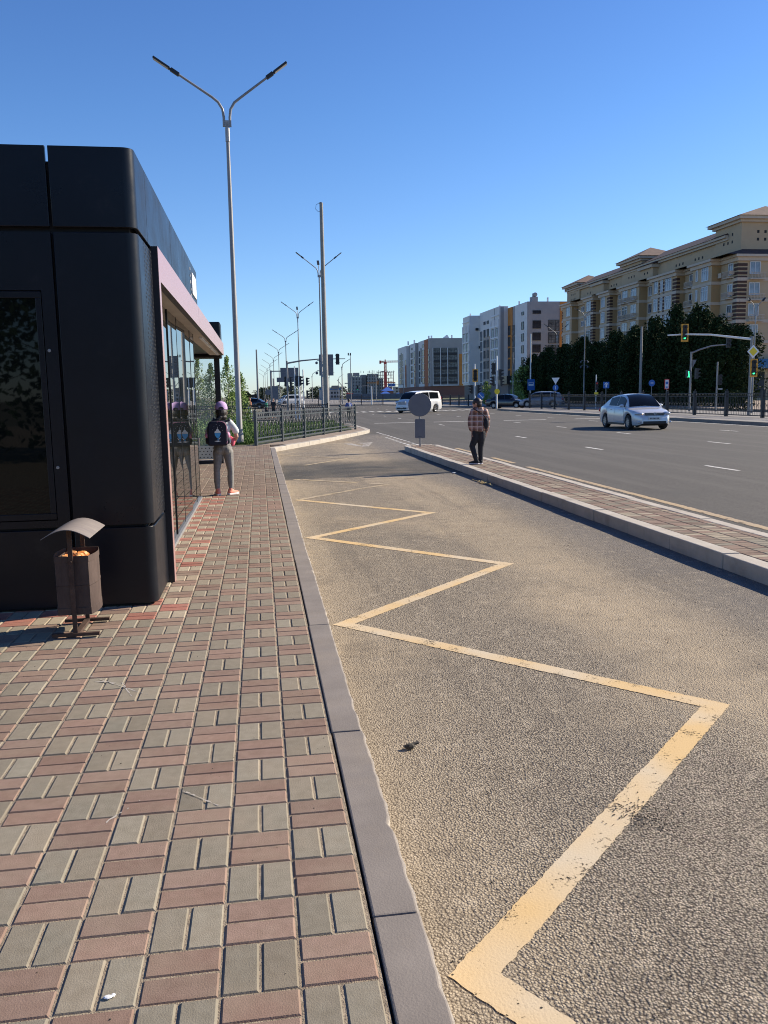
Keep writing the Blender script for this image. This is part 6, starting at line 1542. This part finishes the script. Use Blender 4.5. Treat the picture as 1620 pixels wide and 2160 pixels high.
# young poplars on the lawn, behind the glass screen
YG = 'young poplars behind the lawn railing'
for i, (x, y, h, l) in enumerate(((-3.35, 47.6, 3.55, 'slim young poplar seen through the left of the glass screen'), (-2.62, 47.0, 3.1, 'young poplar seen through the right of the glass screen'), (-1.70, 47.2, 3.45, 'young poplar between the kiosk post and the tall street lamp'), (-1.02, 48.4, 2.6, 'small young poplar hidden behind the tall street lamp'), (-4.2, 47.4, 2.7, 'bushy young poplar at the left edge of the glass screen'), (-5.3, 48.2, 3.1, 'young poplar behind the kiosk glass, far left'))):
    tree('poplar', l, (x, y, 0), h * 1.06, .66, 90 + i, .085, 'leaf_young', 70, 46, YG, base=.02, pw=-1, trunk_r=.03, squash=(.9, .9, 1.5))
tree('poplar', 'small fresh green poplar standing behind the boy\'s head', (29.2, 105.5, 0), 2.9, .65, 120, .12, 'leaf_young', 50, 50, base=.05, pw=.6, trunk_r=.03)
# trees on the horizon
for i, (x, y, h, r, l) in enumerate(((30, 430, 5.5, 5, 'distant round tree on the horizon right of the concrete pole'), (8, 420, 6, 6, 'distant tree group on the horizon behind the signals'), (17, 450, 6.5, 6, 'distant broad tree on the horizon left of the concrete pole'), (2, 400, 5, 5, 'distant tree on the horizon behind the upright board'), (-4, 190, 2.6, 2.2, 'distant bush on the horizon left of the thin pole'), (50, 520, 6, 8, 'distant trees in front of the crane site'))):
    tree('distant_tree', l, (x, y, 0), h, r, 140 + i, .7, 'leaf_far', 50, 40, 'trees on the horizon', base=.02, pw=.4, trunk_r=.2)
for i, (x, y, l) in enumerate(((33.6, 55, 'dark shrub between the two arched signal masts'), (31.8, 100.5, 'low shrub behind the far railing near the small poplar'), (47, 148, 'shrub beside the dark shop front'))):
    tree('shrub', l, (x, y, 0), 1.5 if i else 1.2, 1.1, 170 + i, .14, 'leaf_dark' if i != 1 else 'leaf_young', 26, 50, base=.05, pw=.4, trunk_r=.03)
# trees behind the viewer, which the dark display case mirrors
for i, (x, y, h) in enumerate(((-7.5, -8, 6.5), (-4.5, -10, 7.5), (-11, -9, 7), (-1.5, -12, 6))):
    o = tree('tree', ['tall tree behind the viewer mirrored in the display case, left', 'tall tree behind the viewer mirrored in the display case, middle', 'tree behind the viewer beyond the mirrored ones', 'tree behind the viewer next to the kerb'][i], (x, y, 0), h, 2.6, 200 + i, .22, 'leaf_dark', 70, 60, 'trees behind the viewer', base=.1, pw=.5)
# grass and weeds of the lawn
random.seed(8)
b = MB(); V = []; F = []
def inside(x, y): return y < 50 and y > 26.75 and (y > 36.9 or x < -.05 + (y - 26.9) * .404 - .25 or x < -.35) and x < 4.0 and not (x > -.35 and y < 27.2)
def blade(x, y, h, w_, V, F):
    a = random.uniform(0, math.pi); dx, dy = math.cos(a) * w_, math.sin(a) * w_; lx, ly = random.gauss(0, .35) * h, random.gauss(0, .35) * h
    k = len(V); V += [(x - dx, y - dy, 0), (x + dx, y + dy, 0), (x + lx, y + ly, h)]; F.append((k, k + 1, k + 2))
cnt = 0
while cnt < 42000:
    y = 26.8 + (random.random() ** 1.5) * 20; x = random.uniform(-6.5, 4.0)
    if not inside(x, y): continue
    blade(x, y, random.uniform(.05, .17) * (1 + 1.2 * max(0, mnoise.noise(Vector((x * .8, y * .5, 0))))), .008 + .0005 * y, V, F); cnt += 1
b.add(V, F); props(b.build('grass', 'grass', fix=False), 'green grass of the lawn behind the railings', 'grass', kind='stuff')
b = MB(); cs = []
for _ in range(330):
    y = 27.2 + random.random() ** 1.3 * 17; x = random.uniform(-6.0, 1.2 if y < 32 else 3.2)
    if inside(x, y) and (x < -.6 or random.random() < .35): cs.append((x, y, random.uniform(.08, .30) * (1.6 if x < -.5 else .7), random.uniform(.12, .26)))
leaves(b, cs, 42, .06, 9, (1.1, 1.1, 1.0)); props(b.build('weeds', 'weed', fix=False), 'leafy weeds growing on the lawn between the kiosk and the railing', 'weeds', kind='stuff')

# ================================================================== SMALL THINGS ON THE GROUND
random.seed(21)
b = MB(); b.ell((0, 0, .012), (.018, .012, .012), 7, 5); b.bar((-.02, 0, .012), (.03, .01, .02), .012, .006); o = b.build('pebble', 'debris'); o.location = (.63, 3.60, ZR); o.scale = (1.4, 1.4, 1.2); props(o, 'small dark scrap lying alone in the near zigzag field', 'debris')
b = MB()
for _ in range(260):
    r = random.random(); x = 1.42 + random.gauss(0, .07); y = 2.83 + random.gauss(0, .07); s = random.uniform(.0015, .004)
    b.ell((x, y, ZR + .006), (s, s, s * .7), 5, 3)
for _ in range(500):
    x = random.uniform(.42, 4.0); y = random.uniform(1.5, 9); s = random.uniform(.0015, .0045); b.ell((x, y, ZR + .003), (s, s * .8, s * .6), 5, 3)
for _ in range(260):
    x = random.uniform(-1.9, .24); y = random.uniform(1.6, 9); s = random.uniform(.0012, .0035)
    if x < -.75 and y > 6: continue
    b.ell((x, y, .001), (s, s * .8, s * .6), 5, 3)
props(b.build('grit', 'debris', fix=False), 'dark grit scattered over the bay asphalt and the paving', 'grit', kind='stuff')
b = MB()
for (p, q) in (((-.97, 4.56), (-.62, 4.20)), ((-.93, 4.47), (-.80, 4.42)), ((-.78, 4.42), (-.70, 4.20)), ((-.60, 2.90), (-.50, 3.05)), ((-.35, 3.1), (-.2, 2.95))):
    ragged(b, p, q, .006, .0022, step=.02, jag=.0035, seed=int(abs(p[0]) * 99))
props(b.build('scratch_mark', 'faded_white', fix=False), kind='structure')
b = MB()
for _ in range(26):
    x = 3.98 + random.gauss(0, .06); y = 14.6 + random.gauss(0, .22); a = random.uniform(0, 3.1); b.bar((x, y, ZR + .01), (x + .09 * math.cos(a), y + .09 * math.sin(a), ZR + random.uniform(.01, .05)), .02, .004)
props(b.build('dry_leaves', 'straw', fix=False), 'heap of dry yellow leaves at the foot of the island kerb', 'leaves', kind='stuff')
b = MB(); b.ell((0, 0, .012), (.05, .03, .012), 8, 4); o = b.build('paper_scrap', 'sign_white'); o.location = (3.9, 16.6, ZR); props(o, 'small pale scrap of paper by the island kerb near the boy', 'litter')
b = MB(); b.ell((0, 0, .003), (.012, .008, .003), 8, 4); b.ell((.012, .006, .002), (.006, .008, .002), 6, 4); o = b.build('chewing_gum', 'sign_white'); o.location = (-.435, 1.99, .001); props(o, 'white blob of gum on a grey paving brick in the foreground', 'litter')
